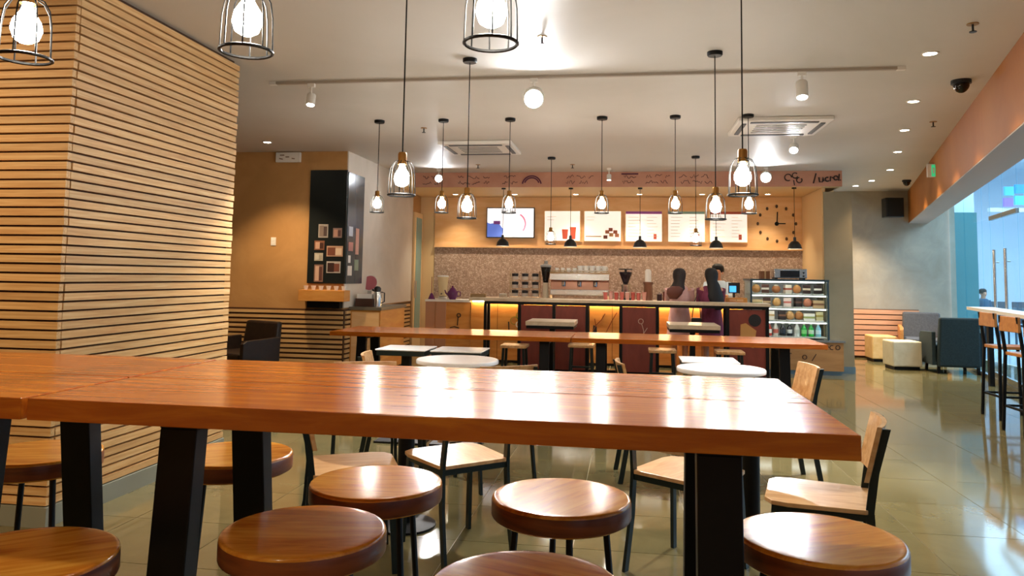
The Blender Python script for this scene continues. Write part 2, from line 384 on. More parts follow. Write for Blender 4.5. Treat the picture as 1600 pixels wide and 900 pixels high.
# glowing shop sign with coloured squares in the mall
sg = thing('shop_sign', 'lit mall shop sign with blue and violet squares above a pale ledge', 'sign', (7.45, 16.0, 2.75))
MB().box(-.5, 0, 0, 1.2, .12, .08).build('ledge', white_m, sg)
for i, (dx, dz, c) in enumerate([(-.18, .1, '#7a63c8'), (-.16, .32, '#3fa0d8'), (.02, .14, '#48b6e6'), (.03, .36, '#2f83c9'), (.2, .24, '#5fc7e8'), (.22, .46, '#3f95d8'), (.4, .3, '#6fd0ea'), (.42, .52, '#58a8e0')]):
    MB().box(dx-.08, -.04, dz, dx+.08, .02, dz+.17).build('letter_block', mat('sign_block%d' % i, c, .4, emit=c, strength=.8), sg)

# ------------------------------------------------------------------ furniture builders
def plank_table(name, label, x0, x1, y0, y1, ztop, th, leg_xs, tops, bots, lw, group=None, seam=None, lt=.055):
    cx, cy = (x0+x1)/2, (y0+y1)/2
    t = thing(name, label, 'table', (cx, cy, 0), 0, group)
    g = .0025; ym = seam if seam else cy
    MB().box(x0-cx, y0-cy, ztop-th, x1-cx, ym-cy-g, ztop).build('top_plank', wood_m, t, bevel=.0025)
    MB().box(x0-cx, ym-cy+g, ztop-th, x1-cx, y1-cy, ztop).build('top_plank', wood_m, t, bevel=.0025)
    for lx in leg_xs:
        for yt, yb in zip(tops, bots):
            MB().beam((lx-cx, yb-cy, 0), (lx-cx, yt-cy, ztop-th-.04), lw, lt).build('leg', black_m, t, bevel=.003)
        MB().box(lx-cx-lw/2, tops[0]-cy-lt/2, ztop-th-.04, lx-cx+lw/2, tops[1]-cy+lt/2, ztop-th).build('crossbar', black_m, t)
    return t
plank_table('bar_table', 'long varnished orange wood bar table nearest the camera, on splayed black legs', -1.375, .45, 1.60, 2.45, 1.06, .05, (-1.1, .20), (1.80, 2.14), (1.72, 2.26), .098, 'high plank tables', 1.985)
plank_table('bar_table', 'orange plank bar table cut off by the left edge, butted to the long near one', -3.20, -1.391, 1.60, 2.45, 1.06, .05, (-2.95, -1.66), (1.80, 2.14), (1.72, 2.26), .098, 'high plank tables', 1.985)
plank_table('communal_table', 'left half of the long communal table under the six pendants', -3.11, -.575, 7.70, 8.55, .75, .045, (-2.83, -.86), (7.92, 8.34), (7.85, 8.42), .1, 'long communal tables')
plank_table('communal_table', 'right half of the long communal table under the six pendants', -.565, 1.88, 7.70, 8.55, .75, .045, (-.28, 1.52), (7.92, 8.34), (7.85, 8.42), .1, 'long communal tables')

# round wooden bar stools
def make_stool():
    t = thing('bar_stool', '', 'stool')
    prof = [(.0, 0), (.165, 0), (.188, .006), (.193, .02), (.193, .038), (.186, .046), (1e-7, .047)]
    seat = MB().lathe([(1e-7, -.010), (.184, -.010), (.192, -.004), (.194, .002), (.194, .041), (.1925, .0455), (.189, .048), (.184, .0485), (.17, .0485), (1e-7, .0485)], (0, 0, .70), 48).build('seat', stool_m, t, smooth=True)
    MB().lathe([(.193, -.004), (.1948, .000), (.1948, .038), (.1938, .0405)], (0, 0, .70), 48, cap=False).build('edge_band', rim_m, seat, smooth=True)
    for a in (45, 135, 225, 315):
        c, s_ = math.cos(R(a)), math.sin(R(a))
        MB().tube([(.125*c, .125*s_, .69), (.19*c, .19*s_, 0)], .0095, 8).build('leg', black_m, t, smooth=True)
    rr = .125+.065*(.70-.28)/.70
    MB().tube([(rr*math.cos(2*PI*i/24), rr*math.sin(2*PI*i/24), .28) for i in range(24)], .006, 6, True).build('foot_ring', black_m, t, smooth=True)
    return t
stools = [(-.765, 1.78, 10, 'round bar stool at the near side, half shaded, between the left table legs'),
          (.455, 1.975, 25, 'round bar stool with a glaring seat at the near table right end'),
          (-.20, 1.555, -20, 'round bar stool cut off by the bottom edge in the middle'),
          (-1.285, 1.50, 40, 'round wooden bar stool in the bottom left corner of the picture'),
          (-.737, 2.225, 5, 'round bar stool under the far side of the near table, left of the middle'),
          (-.185, 2.185, 60, 'round bar stool under the middle of the near table, seat lit yellow'),
          (-1.32, 2.46, 30, 'round bar stool behind the near table left legs, seen between black legs'),
          (-1.955, 2.34, 15, 'round bar stool under the left table in front of the slatted column')]
st0 = make_stool()
for i, (x, y, a, lab) in enumerate(stools):
    o = st0 if i == 0 else copy_tree(st0)
    o.location = (x, y, 0); o.rotation_euler.z = R(a); o['label'] = lab; o['group'] = 'round stools at the near bar tables'

# cafe chairs: steel frame, wood seat and wood back panel; front is +Y
def make_chair():
    t = thing('cafe_chair', '', 'chair')
    w = .19
    for s in (-1, 1):
        pts = [(s*w, -.24, 0), (s*w*.97, -.195, .25), (s*w*.95, -.185, .45), (s*w*.93, -.205, .6), (s*w*.92, -.25, .775)]
        m = MB()
        q = []
        for p in pts: q += [(p[0]-.008, p[1]-.016, p[2]), (p[0]+.008, p[1]-.016, p[2]), (p[0]+.008, p[1]+.016, p[2]), (p[0]-.008, p[1]+.016, p[2])]
        fs = [(3, 2, 1, 0), (16, 17, 18, 19)]
        for i in range(4):
            for j in range(4): fs.append((i*4+j, i*4+(j+1) % 4, i*4+4+(j+1) % 4, i*4+4+j))
        m.add(q, fs).build('rear_leg', frame_m, t)
        MB().beam((s*(w+.005), .20, 0), (s*w*.95, .17, .44), .018, .03).build('front_leg', frame_m, t)
        MB().box(s*w*.95-.008, -.18, .41, s*w*.95+.008, .18, .438).build('seat_rail', frame_m, t)
    MB().box(-w*.95, .155, .41, w*.95, .175, .438).build('seat_rail', frame_m, t)
    MB().box(-w*.95, -.195, .41, w*.95, -.178, .438).build('seat_rail', frame_m, t)
    poly = [(-.17, -.20), (.17, -.20), (.195, -.17), (.215, .12), (.20, .185), (.15, .215), (-.15, .215), (-.20, .185), (-.215, .12), (-.195, -.17)]
    MB().prism(poly, .438, .456).build('seat', chairwood_m, t, bevel=.0025)
    m = MB(); n = 8
    vs = []; fs = []
    for lay in (0, 1):
        for i in range(n+1):
            x = -.2+.4*i/n; b = -.03*(1-(x/.2)**2)
            for z, dy in ((.565, -.188), (.785, -.24)): vs.append((x, b+dy+.018*(1-lay)+.006, z))
    N1 = (n+1)*2
    for i in range(n):
        a = 2*i; fs += [(a, a+1, a+3, a+2), (N1+a, N1+a+2, N1+a+3, N1+a+1), (a, a+2, N1+a+2, N1+a), (a+1, N1+a+1, N1+a+3, a+3)]
    fs += [(0, N1, N1+1, 1), (2*n, 2*n+1, N1+2*n+1, N1+2*n)]
    m.add(vs, fs).build('back_panel', chairwood_m, t)
    return t
chairs = [((-1.31, 3.56), (.91, .42), 'wood and dark steel chair seen under the table left, its back posts to the left'),
          ((-.86, 3.86), (-.67, .74), 'chair with a glaring white lit seat seen under the middle of the near table'),
          ((.28, 3.79), (.56, .83), 'chair seen from behind under the near table by its right leg'),
          ((.81, 3.50), (-.95, .22), 'chair right of the near table corner, facing left'),
          ((1.0, 5.52), (-1, -.10), 'chair with an orange wood back just beyond the near table right corner'),
          ((.17, 5.42), (1, .1), 'chair left of the right white round table, only its back edge showing'),
          ((-1.66, 5.42), (.98, .2), 'chair with a pale back left of the left white round table'),
          ((-.88, 5.08), (-.55, .83), 'chair with its back to the camera right of the left white round table'),
          ((-1.62, 4.62), (.35, -.94), 'chair with a tan seat seen low under the near table, behind the left one')]
ch0 = make_chair()
for i, (c, f, lab) in enumerate(chairs):
    o = ch0 if i == 0 else copy_tree(ch0)
    o.location = (c[0], c[1], 0); o.rotation_euler.z = math.atan2(f[1], f[0])-PI/2; o['label'] = lab; o['group'] = 'cafe chairs around the small tables'

# small round and square tables
def make_round(r=.30):
    t = thing('round_table', '', 'table')
    MB().lathe([(1e-7, .718), (r-.012, .718), (r, .724), (r, .744), (r-.006, .75), (1e-7, .75)], n=40).build('table_top', marble_m, t, smooth=True)
    MB().lathe([(1e-7, .712), (r*.72, .712), (r*.72, .718), (1e-7, .718)], n=24).build('top_plate', rim_m, t)
    MB().lathe([(.045, .02), (.045, .712)], n=16).build('pedestal', black_m, t, smooth=True)
    MB().lathe([(1e-7, 0), (.17, 0), (.17, .012), (.05, .025), (1e-7, .025)], n=28).build('base', black_m, t, smooth=True)
    return t
rt0 = make_round()
for i, (x, y, lab) in enumerate([(-1.23, 5.48, 'white round cafe table beyond the near table, left'), (.63, 5.48, 'white round cafe table beyond the near table, right'),
                                 (-1.2, 4.12, 'round pedestal table hidden behind the near table, left pedestal'), (.62, 4.12, 'round pedestal table hidden behind the near table, right pedestal')]):
    o = rt0 if i == 0 else copy_tree(rt0)
    o.location = (x, y, 0); o['label'] = lab; o['group'] = 'small round pedestal tables'
def make_square(name, wx, wy, zt, th, topm, edge_m):
    t = thing(name, '', 'table')
    MB().box(-wx/2, -wy/2, zt-th, wx/2, wy/2, zt).build('table_top', topm, t, bevel=.005)
    MB().box(-wx/2+.01, -wy/2+.01, zt-th-.04, wx/2-.01, wy/2-.01, zt-th).build('apron', edge_m, t)
    MB().box(-.035, -.035, .015, .035, .035, zt-th-.04).build('pedestal', black_m, t)
    MB().box(-.2, -.2, 0, .2, .2, .015).build('base', black_m, t)
    return t
teal_steel_m = mat('teal_black_steel', '#12292b', .4)
sq0 = make_square('square_table', .42, .40, .75, .012, marble_m, teal_steel_m)
for i, (x, y, lab) in enumerate([(-1.83, 6.22, 'small square table with dark rim, left one of the pair behind the round table'), (-1.37, 6.22, 'small square table with dark rim, right one of the pair behind the round table'),
                                 (.60, 6.02, 'pale square table peeking out behind the right white round table')]):
    o = sq0 if i == 0 else copy_tree(sq0)
    o.location = (x, y, 0); o['label'] = lab; o['group'] = 'small square pedestal tables'
bt0 = make_square('low_table', .64, .72, .77, .055, stone_m, black_m)
for i, (x, lab) in enumerate([(-1.02, 'beige slab table in front of the dark red panels'), (.83, 'beige slab table in front of the two women')]):
    o = bt0 if i == 0 else copy_tree(bt0)
    o.location = (x, 10.35, 0); o['label'] = lab; o['group'] = 'beige slab tables by the partition'
def make_lowstool():
    t = thing('low_stool', '', 'stool')
    MB().box(-.17, -.17, .43, .17, .17, .47).build('seat', chairwood_m, t, bevel=.008)
    for sx in (-1, 1):
        for sy in (-1, 1): MB().beam((sx*.15, sy*.15, 0), (sx*.13, sy*.13, .43), .03, .03).build('leg', frame_m, t)
    MB().box(-.14, -.012, .15, .14, .012, .175).build('stretcher', frame_m, t)
    return t
ls0 = make_lowstool()
for i, (x, y, lab) in enumerate([(-1.47, 9.95, 'low wooden stool at the left of the left beige slab table'), (-.62, 10.3, 'low wooden stool at the right of the left beige slab table'),
                                 (.42, 9.9, 'low wooden stool at the left of the right beige slab table'), (1.25, 9.95, 'low wooden stool at the right of the right beige slab table')]):
    o = ls0 if i == 0 else copy_tree(ls0)
    o.location = (x, y, 0); o['label'] = lab; o['group'] = 'low stools at the beige slab tables'

# ------------------------------------------------------------------ window bar and its high chairs
by0, by1 = 6.3, 11.3
def xbar(y): return xgl(y)-.10
wb = thing('window_bar', 'narrow pale counter along the storefront glass above the high chairs', 'counter', (xbar(9.3), 9.3, 0))
bx, by = xbar(9.3), 9.3
MB().prism([(xbar(by0)-.33-bx, by0-by), (xbar(by0)-bx, by0-by), (xbar(by1)-bx, by1-by), (xbar(by1)-.33-bx, by1-by)], 1.0, 1.04).build('bar_top', whitepaint_m, wb)
for yy in (6.5, 9.3, 11.1):
    MB().box(xbar(yy)-.12-bx, yy-.03-by, 0, xbar(yy)-.06-bx, yy+.03-by, 1.0).build('leg', black_m, wb)
def make_high():
    t = thing('high_chair', '', 'bar chair')
    MB().box(-.17, -.17, .70, .17, .17, .73).build('seat', armwood_m, t, bevel=.005)
    for sx in (-1, 1):
        MB().beam((sx*.19, .19, 0), (sx*.16, .16, .70), .024, .024).build('front_leg', black_m, t)
        m = MB(); m.beam((sx*.19, -.19, 0), (sx*.16, -.165, .72), .024, .024); m.beam((sx*.16, -.165, .72), (sx*.155, -.205, 1.06), .024, .024)
        m.build('rear_leg', black_m, t)
        MB().box(sx*.178-.009, -.175, .22, sx*.178+.009, .175, .24).build('side_stretcher', black_m, t)
    MB().box(-.18, .168, .30, .18, .186, .32).build('foot_rail', black_m, t)
    MB().box(-.18, -.186, .22, .18, -.168, .24).build('rear_stretcher', black_m, t)
    MB().box(-.17, -.21, .92, .17, -.185, 1.06).build('back_panel', armwood_m, t, bevel=.005)
    return t
hc0 = make_high()
for i, (x, y, lab) in enumerate([(3.85, 8.55, 'high black chair with wood seat by the window, farthest of the row'), (3.65, 7.65, 'high black chair by the window, second from the far end of the row'),
                                 (3.46, 6.80, 'high black chair by the window, nearest of the row at the right edge')]):
    o = hc0 if i == 0 else copy_tree(hc0)
    o.location = (x, y, 0); o.rotation_euler.z = R(-78.7)-PI/2+R(0) if False else R(-78.7-10); o['label'] = lab; o['group'] = 'high chairs at the window bar'

# ------------------------------------------------------------------ lounge corner
def armchair(name, label, loc, rotz, fab, wood, sx=1.):
    t = thing(name, label, 'armchair', loc, rotz); t.scale = (sx, 1, 1)
    MB().box(-.31, -.27, .16, .31, .30, .42).build('seat_cushion', fab, t, bevel=.03)
    m = MB(); m.add([(-.31, -.36, .10), (.31, -.36, .10), (.31, -.24, .10), (-.31, -.24, .10), (-.29, -.42, .84), (.29, -.42, .84), (.29, -.33, .84), (-.29, -.33, .84)],
                    [(0, 3, 2, 1), (4, 5, 6, 7), (0, 1, 5, 4), (1, 2, 6, 5), (2, 3, 7, 6), (3, 0, 4, 7)])
    m.build('backrest', fab, t, bevel=.03)
    for s in (-1, 1):
        MB().prism([(-.30, .12), (.30, .12), (.30, .56), (.24, .60), (-.30, .62)], s*.345-.03, s*.345+.03, 'x').build('armrest', wood, t, bevel=.01)
        for y in (-.3, .25): MB().beam((s*.29, y, 0), (s*.28, y, .16), .04, .04).build('leg', black_m, t)
    return t
armchair('armchair', 'dark green armchair seen from behind in the lounge corner', (4.90, 12.72, 0), R(-3), fabricg_m, fabricg_m, .95)
armchair('armchair', 'grey armchair with wooden arms facing the camera against the concrete wall', (4.96, 13.98, 0), R(165), fabricgr_m, armwood_m)
def pouf(label, loc, rotz, m, wx, wy, h):
    t = thing('pouf', label, 'pouf', loc, rotz, 'cube poufs in the lounge corner')
    MB().box(-wx/2, -wy/2, .05, wx/2, wy/2, h).build('cushion', m, t, bevel=.02)
    MB().box(-wx/2+.03, -wy/2+.03, 0, wx/2-.03, wy/2-.03, .05).build('plinth', black_m, t)
pouf('cream cube pouf standing beside the dark green armchair', (4.27, 12.95, 0), R(4), creamfab_m, .44, .42, .44)
pouf('straw coloured cube pouf by the slatted wainscot, behind the cream one', (4.30, 14.08, 0), R(0), yellowfab_m, .40, .44, .44)
armchair('armchair', 'dark brown leather armchair at the far left wainscot behind the slatted column', (-4.85, 9.10, 0), R(160), brownfab_m, brownfab_m).scale.z = .86

# ------------------------------------------------------------------ partition bar with dark red panels and open bays
pt = thing('partition_bar', 'black framed bar partition with beige top, dark red panels and open bays', 'partition', (-.09, 11.1, 0))
px = lambda x: x+.09
pz = 1.035
MB().box(px(-2.30), -.17, pz-.045, px(1.93), .17, pz).build('bar_top', stone_m, pt, bevel=.004)
MB().box(px(-2.08), -.15, pz-.085, px(1.91), .15, pz-.045).build('top_rail', black_m, pt)
posts = [-2.06, -1.56, -1.06, -.585, -.11, .40, 1.355, 1.885]
for x in posts:
    for yy in (-.13, .13): MB().box(px(x)-.022, yy-.02, 0, px(x)+.022, yy+.02, pz-.085).build('post', black_m, pt)
MB().box(px(-2.06), -.02, .0, px(.40), .02, .04).build('bottom_rail', black_m, pt)
MB().box(px(1.355), -.02, .0, px(1.885), .02, .04).build('bottom_rail', black_m, pt)
pans = []
for a, b in ((-1.56, -1.06), (-1.06, -.585), (-.11, .40), (1.355, 1.885)):
    pans.append(MB().box(px(a)+.024, -.135, .04, px(b)-.024, -.115, pz-.09).build('panel', red_m, pt))
# drawings on the panels
def doodle(name, strokes, m, parent, r=.006):
    b = MB()
    for s in strokes: b.tube(s, r, 4)
    return b.build(name, m, parent)
def arc(cx, y, cz, r, a0, a1, n=10, sx=1.): return [(cx+sx*r*math.cos(R(a0+(a1-a0)*i/n)), y, cz+r*math.sin(R(a0+(a1-a0)*i/n))) for i in range(n+1)]
pc_m = mat('pale_chalk', '#c9a58f', .8); tan_m = mat('tan_paint', '#c98f4e', .7); dk_m = mat('charcoal_paint', '#231f1f', .8)
yp = -.137
o = pans[3]
MB().prism([(px(1.52), .46), (px(1.70), .42), (px(1.74), .66), (px(1.60), .76), (px(1.53), .74)], yp-.004, yp+.004, 'y').build('cup_drawing', tan_m, o)
MB().lathe([(1e-7, -.004), (.085, -.004), (.085, .004), (1e-7, .004)], n=16).build('bean_drawing', dk_m, o, (px(1.72), yp, .80)).rotation_euler = (PI/2, 0, 0)
o = pans[2]
doodle('flower_drawing', [[(px(.2), yp, .45), (px(.21), yp, .62), (px(.18), yp, .72)], arc(px(.17), yp, .75, .035, 0, 360), [(px(.21), yp, .58), (px(.26), yp, .66)]], pc_m, o)

# ------------------------------------------------------------------ service counter
sc = thing('service_counter', 'orange wood service counter with lit underside of its ledge, behind the partition', 'counter', (-.6, 12.1, 0))
qx = lambda x: x+.6
MB().box(qx(-2.48), -.15, .04, qx(1.72), .42, .97).build('counter_body', orange_m, sc)
MB().box(qx(-2.50), -.24, .97, qx(1.74), .48, 1.01).build('counter_top', stone_m, sc, bevel=.004)
MB().box(qx(-2.45), -.19, .945, qx(1.70), -.17, .968).build('led_strip', led_m, sc)
MB().box(qx(-2.48), -.13, 0, qx(1.72), .40, .04).build('plinth', black_m, sc)
wk = thing('wooden_crate', 'small tan wooden crate at the left end of the service counter top', 'crate', (-2.36, 11.92, 1.01))
tb = textured('tan_block', '#9b7b4e', '#ab8a5c', .6)
for zz in (0, .021, .042): MB().box(-.12, -.04, zz, .12, .04, zz+.018).build('board', tb, wk)
for xx in (-.11, .11): MB().box(xx-.008, -.036, .0, xx+.008, .036, .0605).build('end_cleat', tb, wk)
for i in range(9):
    x = qx(-2.05+i*.45)
    MB().box(x-.004, -.153, .06, x+.004, -.15, .95).build('front_groove', mat('groove', '#7c4a1c', .7), sc)
yq = -.155
doodle('plant_drawing', [arc(qx(-1.78), yq, .66, .06, 20, 300), arc(qx(-1.70), yq, .74, .05, 0, 280)], mat('leaf_paint', '#7d8a35', .8), sc)
doodle('vase_drawing', [arc(qx(-1.7), yq, .60, .05, 0, 360)], mat('white_chalk', '#efe6d2', .8), sc, .012)
doodle('stem_drawing', [[(qx(-1.86), yq, .45), (qx(-1.87), yq, .64)], [(qx(-1.63), yq, .44), (qx(-1.64), yq, .52)]], dk_m, sc, .012)
doodle('branch_drawing', [[(qx(-.56), yq, .5), (qx(-.5), yq, .62), (qx(-.42), yq, .7), (qx(-.36), yq, .80)], [(qx(-.5), yq, .60), (qx(-.52), yq, .72)], [(qx(-.36), yq, .48), (qx(-.25), yq, .7), (qx(-.18), yq, .82)]], mat('brown_paint', '#8a4a22', .8), sc, .009)
MB().prism([(qx(-.56), .45), (qx(-.48), .45), (qx(-.49), .60), (qx(-.54), .62)], yq-.003, yq+.003, 'y').build('jar_drawing', dk_m, sc)
# left, lower end of the counter line
lc = thing('counter_cabinet', 'lower cabinet with a white top at the left end of the service counter', 'cabinet', (-2.87, 12.15, 0))
MB().box(-.36, -.18, .04, .38, .35, .93).build('body', orange_m, lc)
MB().box(-.36, -.22, .93, .38, .37, .965).build('top', white_m, lc)
MB().box(-.355, -.195, .06, -.20, -.18, .92).build('door', mat('salmon_laminate', '#c08a66', .5), lc)
MB().box(-.19, -.195, .06, -.02, -.18, .92).build('door', mat('salmon_laminate', '#c08a66', .5), lc)
MB().box(-.36, -.16, 0, .38, .33, .04).build('plinth', black_m, lc)
doodle('swirl_drawing', [arc(.19, -.186, .72, .03, 0, 360), [(.18, -.186, .70), (.17, -.186, .56)], [(.05, -.186, .52), (.12, -.186, .54), (.2, -.186, .52)]], dk_m, lc, .009)

# ------------------------------------------------------------------ display case
dc = thing('display_case', 'glass pastry display case with lit shelves on a lettered wooden base', 'display case', (2.33, 12.0, 0))
bz = .50
cutf = -.30
MB().box(-.55, cutf, .06, .74, .5, bz-.03).build('base_cabinet', textured('lettered_base_wood', '#a87a4a', '#b98b59', .55, (1, 1, 5), 2.), dc)
MB().box(-.56, cutf-.03, bz-.03, .76, .5, bz).build('base_top', steel_m, dc)
MB().box(-.53, cutf+.04, 0, .72, .48, .06).build('kick_plate', mat('blue_steel_skirting', '#7f9bb0', .25, .6), dc)
MB().box(-.53, .40, bz, .55, .43, 1.36).build('back_panel', white_m, dc)
for x in (-.54, .54):
    MB().box(x-.012, cutf, bz, x+.012, cutf+.024, 1.36).build('frame_post', mat('slate_frame', '#3f5661', .35, .4), dc)
    MB().box(x-.006, cutf+.03, bz, x+.006, .40, 1.36).build('side_glass', case_glass_m, dc)
MB().box(-.555, cutf-.005, 1.345, .555, .43, 1.375).build('top_frame', mat('slate_frame', '#3f5661', .35, .4), dc)
MB().box(-.525, cutf+.004, bz+.02, .525, cutf+.010, 1.345).build('front_glass', case_glass_m, dc)
MB().box(-.50, cutf+.06, 1.325, .50, cutf+.085, 1.344).build('tube_light', fridgeglow_m, dc)
shelf_z = [.535, .76, .955, 1.15]
for i, z in enumerate(shelf_z):
    MB().box(-.525, cutf+.05, z-.014, .525, .40, z).build('shelf', white_m, dc)
    if i: MB().box(-.52, cutf+.05, z-.026, .52, cutf+.065, z-.0145).build('shelf_light', fridgeglow_m, dc)
o = doodle('base_lettering', [arc(.58, cutf-.003, .40, .03, 60, 300), arc(.66, cutf-.003, .40, .03, 0, 360), [(.5, cutf-.003, .36), (.5, cutf-.003, .44), (.54, cutf-.003, .40)], [(-.5, cutf-.003, .36), (-.46, cutf-.003, .42), (-.42, cutf-.003, .36), (-.38, cutf-.003, .42)],
                             [(-.2, cutf-.003, .3), (.02, cutf-.003, .3)], [(-.2, cutf-.003, .22), (.0, cutf-.003, .22)], arc(.2, cutf-.003, .25, .03, 0, 360), [(.3, cutf-.003, .2), (.36, cutf-.003, .3)]], ink_m, dc, .007)

# goods in the case
def cakeslice(t, c1, c2):
    MB().prism([(-.05, -.05), (.05, -.05), (.0, .08)], .008, .035).build('layer', mat('cake'+c1, c1, .7), t)
    MB().prism([(-.05, -.05), (.05, -.05), (.0, .08)], .035, .05).build('filling', mat('cake'+c2, c2, .6), t)
    MB().prism([(-.05, -.05), (.05, -.05), (.0, .08)], .05, .075).build('topping', mat('cake'+c1, c1, .7), t)
    MB().lathe([(1e-7, 0), (.07, 0), (.078, .008), (1e-7, .006)], n=16).build('plate', white_m, t)
def bun(t, c1, c2):
    MB().ball((0, 0, .04), (.06, .05, .032), 12, 8).build('crust', mat('bun'+c1, c1, .5), t, smooth=True)
    MB().ball((0, 0, .055), (.045, .036, .022), 12, 8).build('glaze', mat('bun'+c2, c2, .3), t, smooth=True)
    MB().lathe([(1e-7, 0), (.07, 0), (.078, .01), (1e-7, .008)], n=16).build('plate', white_m, t)
def sandwich(t, c1, c2):
    for k, (a, b, c) in enumerate(((.0, .022, c1), (.022, .038, c2), (.038, .06, c1))):
        MB().prism([(-.07, -.05), (.07, -.05), (-.07, .07)], a, b).build('bread' if k != 1 else 'filling', mat('sw'+c, c, .7), t)
def bottle(t, c1, c2):
    MB().lathe([(1e-7, 0), (.03, 0), (.032, .01), (.032, .10), (.014, .135), (.014, .15), (1e-7, .15)], n=14).build('body', mat('btl'+c1, c1, .2), t, smooth=True)
    MB().lathe([(.0325, .035), (.0325, .085)], n=14).build('wrapper', mat('btl'+c2, c2, .5), t, smooth=True)
    MB().lathe([(1e-7, .15), (.016, .15), (.016, .17), (1e-7, .17)], n=12).build('cap', white_m, t)
SH = ['lowest', 'third', 'second', 'top']
goods = {3: [('bun', '#c98b4a', '#e0ae6a'), ('cake_slice', '#5b3526', '#e8dccb'), ('bun', '#b9713a', '#f0d9b8'), ('cake_slice', '#e7d8c2', '#b0563c'), ('bun', '#c57f42', '#d79f5e'), ('cake_slice', '#3b2018', '#d8c4a8'), ('cake_slice', '#2a1712', '#efe5d6')],
         2: [('sandwich', '#d9bb8a', '#7c8a4a'), ('cake_slice', '#46291d', '#c9a57a'), ('bun', '#d8a15e', '#ecc992'), ('cake_slice', '#f0d7cc', '#c96d60'), ('cake_slice', '#2b1a15', '#6d4433'), ('bun', '#c97c5e', '#e7a98d'), ('sandwich', '#caa677', '#8a5b3a')],
         1: [('sandwich', '#eee5d3', '#c9b06a'), ('cake_slice', '#f3ece0', '#d7b27c'), ('cake_slice', '#2c1812', '#8a5a3c'), ('bun', '#d09a60', '#e6c08a'), ('bun', '#c08048', '#e4b07c'), ('sandwich', '#f2eee4', '#a9b06a'), ('cake_slice', '#d8c48e', '#a98d3a')],
         0: [('bottle', '#d99a3a', '#f0e0b0'), ('bottle', '#c8483a', '#f0e6dc'), ('bottle', '#d8d2c8', '#d06a5a'), ('bottle', '#17181d', '#3a3d46'), ('bottle', '#1b1d24', '#e0e0e0'), ('bottle', '#e6e6e2', '#c8c8c0'), ('bottle', '#1fae3c', '#8fe08a'), ('bottle', '#22b040', '#d8f0d0'), ('bottle', '#8fc6d8', '#d8eef4')]}
CN = {'bun': 'plated glazed bun', 'cake_slice': 'plated layer cake slice', 'sandwich': 'cut sandwich wedge', 'bottle': 'wrapped drink bottle'}
for lv, row in goods.items():
    n = len(row)
    for i, (kd, c1, c2) in enumerate(row):
        x = 2.33-.44+.88*i/(n-1)
        if lv < 2: x = 2.33-.36+.80*i/(n-1)
        t = thing(kd, '%s, %s from left on the %s display case shelf' % (CN[kd], ORD[i], SH[lv]), 'drink' if kd == 'bottle' else 'pastry', (x, 11.9+random.uniform(-.02, .03), shelf_z[lv]), random.uniform(-.5, .5), 'goods in the display case'); t.scale = (1.1, 1.05, 1.9) if kd != 'bottle' else (1.25, 1.25, 1.15)
        {'bun': bun, 'cake_slice': cakeslice, 'sandwich': sandwich, 'bottle': bottle}[kd](t, c1, c2)
# toaster oven on the case
ov = thing('toaster_oven', 'steel toaster oven standing on top of the display case', 'oven', (2.42, 12.22, 1.375))
MB().box(-.24, -.16, .015, .24, .16, .16).build('body', steel_m, ov, bevel=.01)
MB().box(-.15, -.168, .03, .13, -.16, .13).build('door', darkplastic_m, ov)
MB().tube([(-.13, -.185, .135), (.11, -.185, .135)], .007, 8).build('handle', chrome_m, ov)
for z in (.05, .10): MB().ball((.19, -.165, z), .014, 8, 6).build('knob', darkplastic_m, ov)
for x in (-.2, .2): MB().box(x-.02, -.12, 0, x+.02, .12, .015).build('foot', darkplastic_m, ov)
bb = thing('cardboard_box', 'brown cardboard box left of the toaster oven', 'box', (2.07, 12.25, 1.375))
MB().box(-.07, -.08, 0, .07, .08, .12).build('carton', mat('cardboard', '#8a5a3c', .8), bb); MB().box(-.012, -.081, .0, .012, .081, .1215).build('tape', mat('tape', '#b9986a', .4), bb)

# ------------------------------------------------------------------ equipment on the service counter (top at 1.01)
CT = 1.01
em = thing('espresso_machine', 'wide steel espresso machine on the service counter', 'coffee machine', (-.77, 12.26, CT))
MB().box(-.46, -.2, .06, .46, .2, .15).build('drip_base', steel_m, em, bevel=.01)
MB().prism([(-.12, .15), (.2, .15), (.2, .40), (-.2, .40), (-.2, .30), (-.12, .27)], -.46, .46, 'x').build('body', mat('copper_tint_steel', '#b98d78', .25, .7), em)
MB().box(-.465, -.205, .30, .465, -.195, .395).build('front_panel', steel_m, em)
MB().box(-.47, -.21, .40, .47, .21, .425).build('cup_tray', chrome_m, em)
for x in (-.45, .45): MB().box(x-.02, -.18, 0, x+.02, .18, .06).build('foot', chrome_m, em)
MB().tube([(-.46, -.215, .44), (.46, -.215, .44)], .008, 8).build('cup_rail', chrome_m, em)
for x in (-.25, 0, .25):
    h = MB().lathe([(1e-7, .20), (.035, .20), (.035, .27), (1e-7, .27)], (x, -.14, 0), 14).build('group_head', chrome_m, em)
    MB().tube([(x, -.15, .215), (x, -.26, .205)], .012, 8).build('portafilter_handle', darkplastic_m, h)
def cup(t, c=white_m, s=1.):
    MB().lathe([(1e-7, 0), (.026*s, 0), (.04*s, .085*s), (.036*s, .085*s), (.022*s, .006), (1e-7, .006)], n=14).build('cup_body', c, t, smooth=True)
    MB().tube([(.036*s, 0, .07*s), (.056*s, 0, .055*s), (.052*s, 0, .03*s), (.03*s, 0, .02*s)], .005*s, 6).build('cup_handle', c, t)
for i in range(9):
    z0 = 0 if i < 9 else .09
    t = thing('coffee_cup', 'white coffee cup on the espresso machine, %s from the left' % ORD[i], 'cup', (-1.15+i*.095, 12.28, CT+.425), random.uniform(-.6, .6), 'cups on the espresso machine'); cup(t, s=.8 if i < 4 else 1.25)
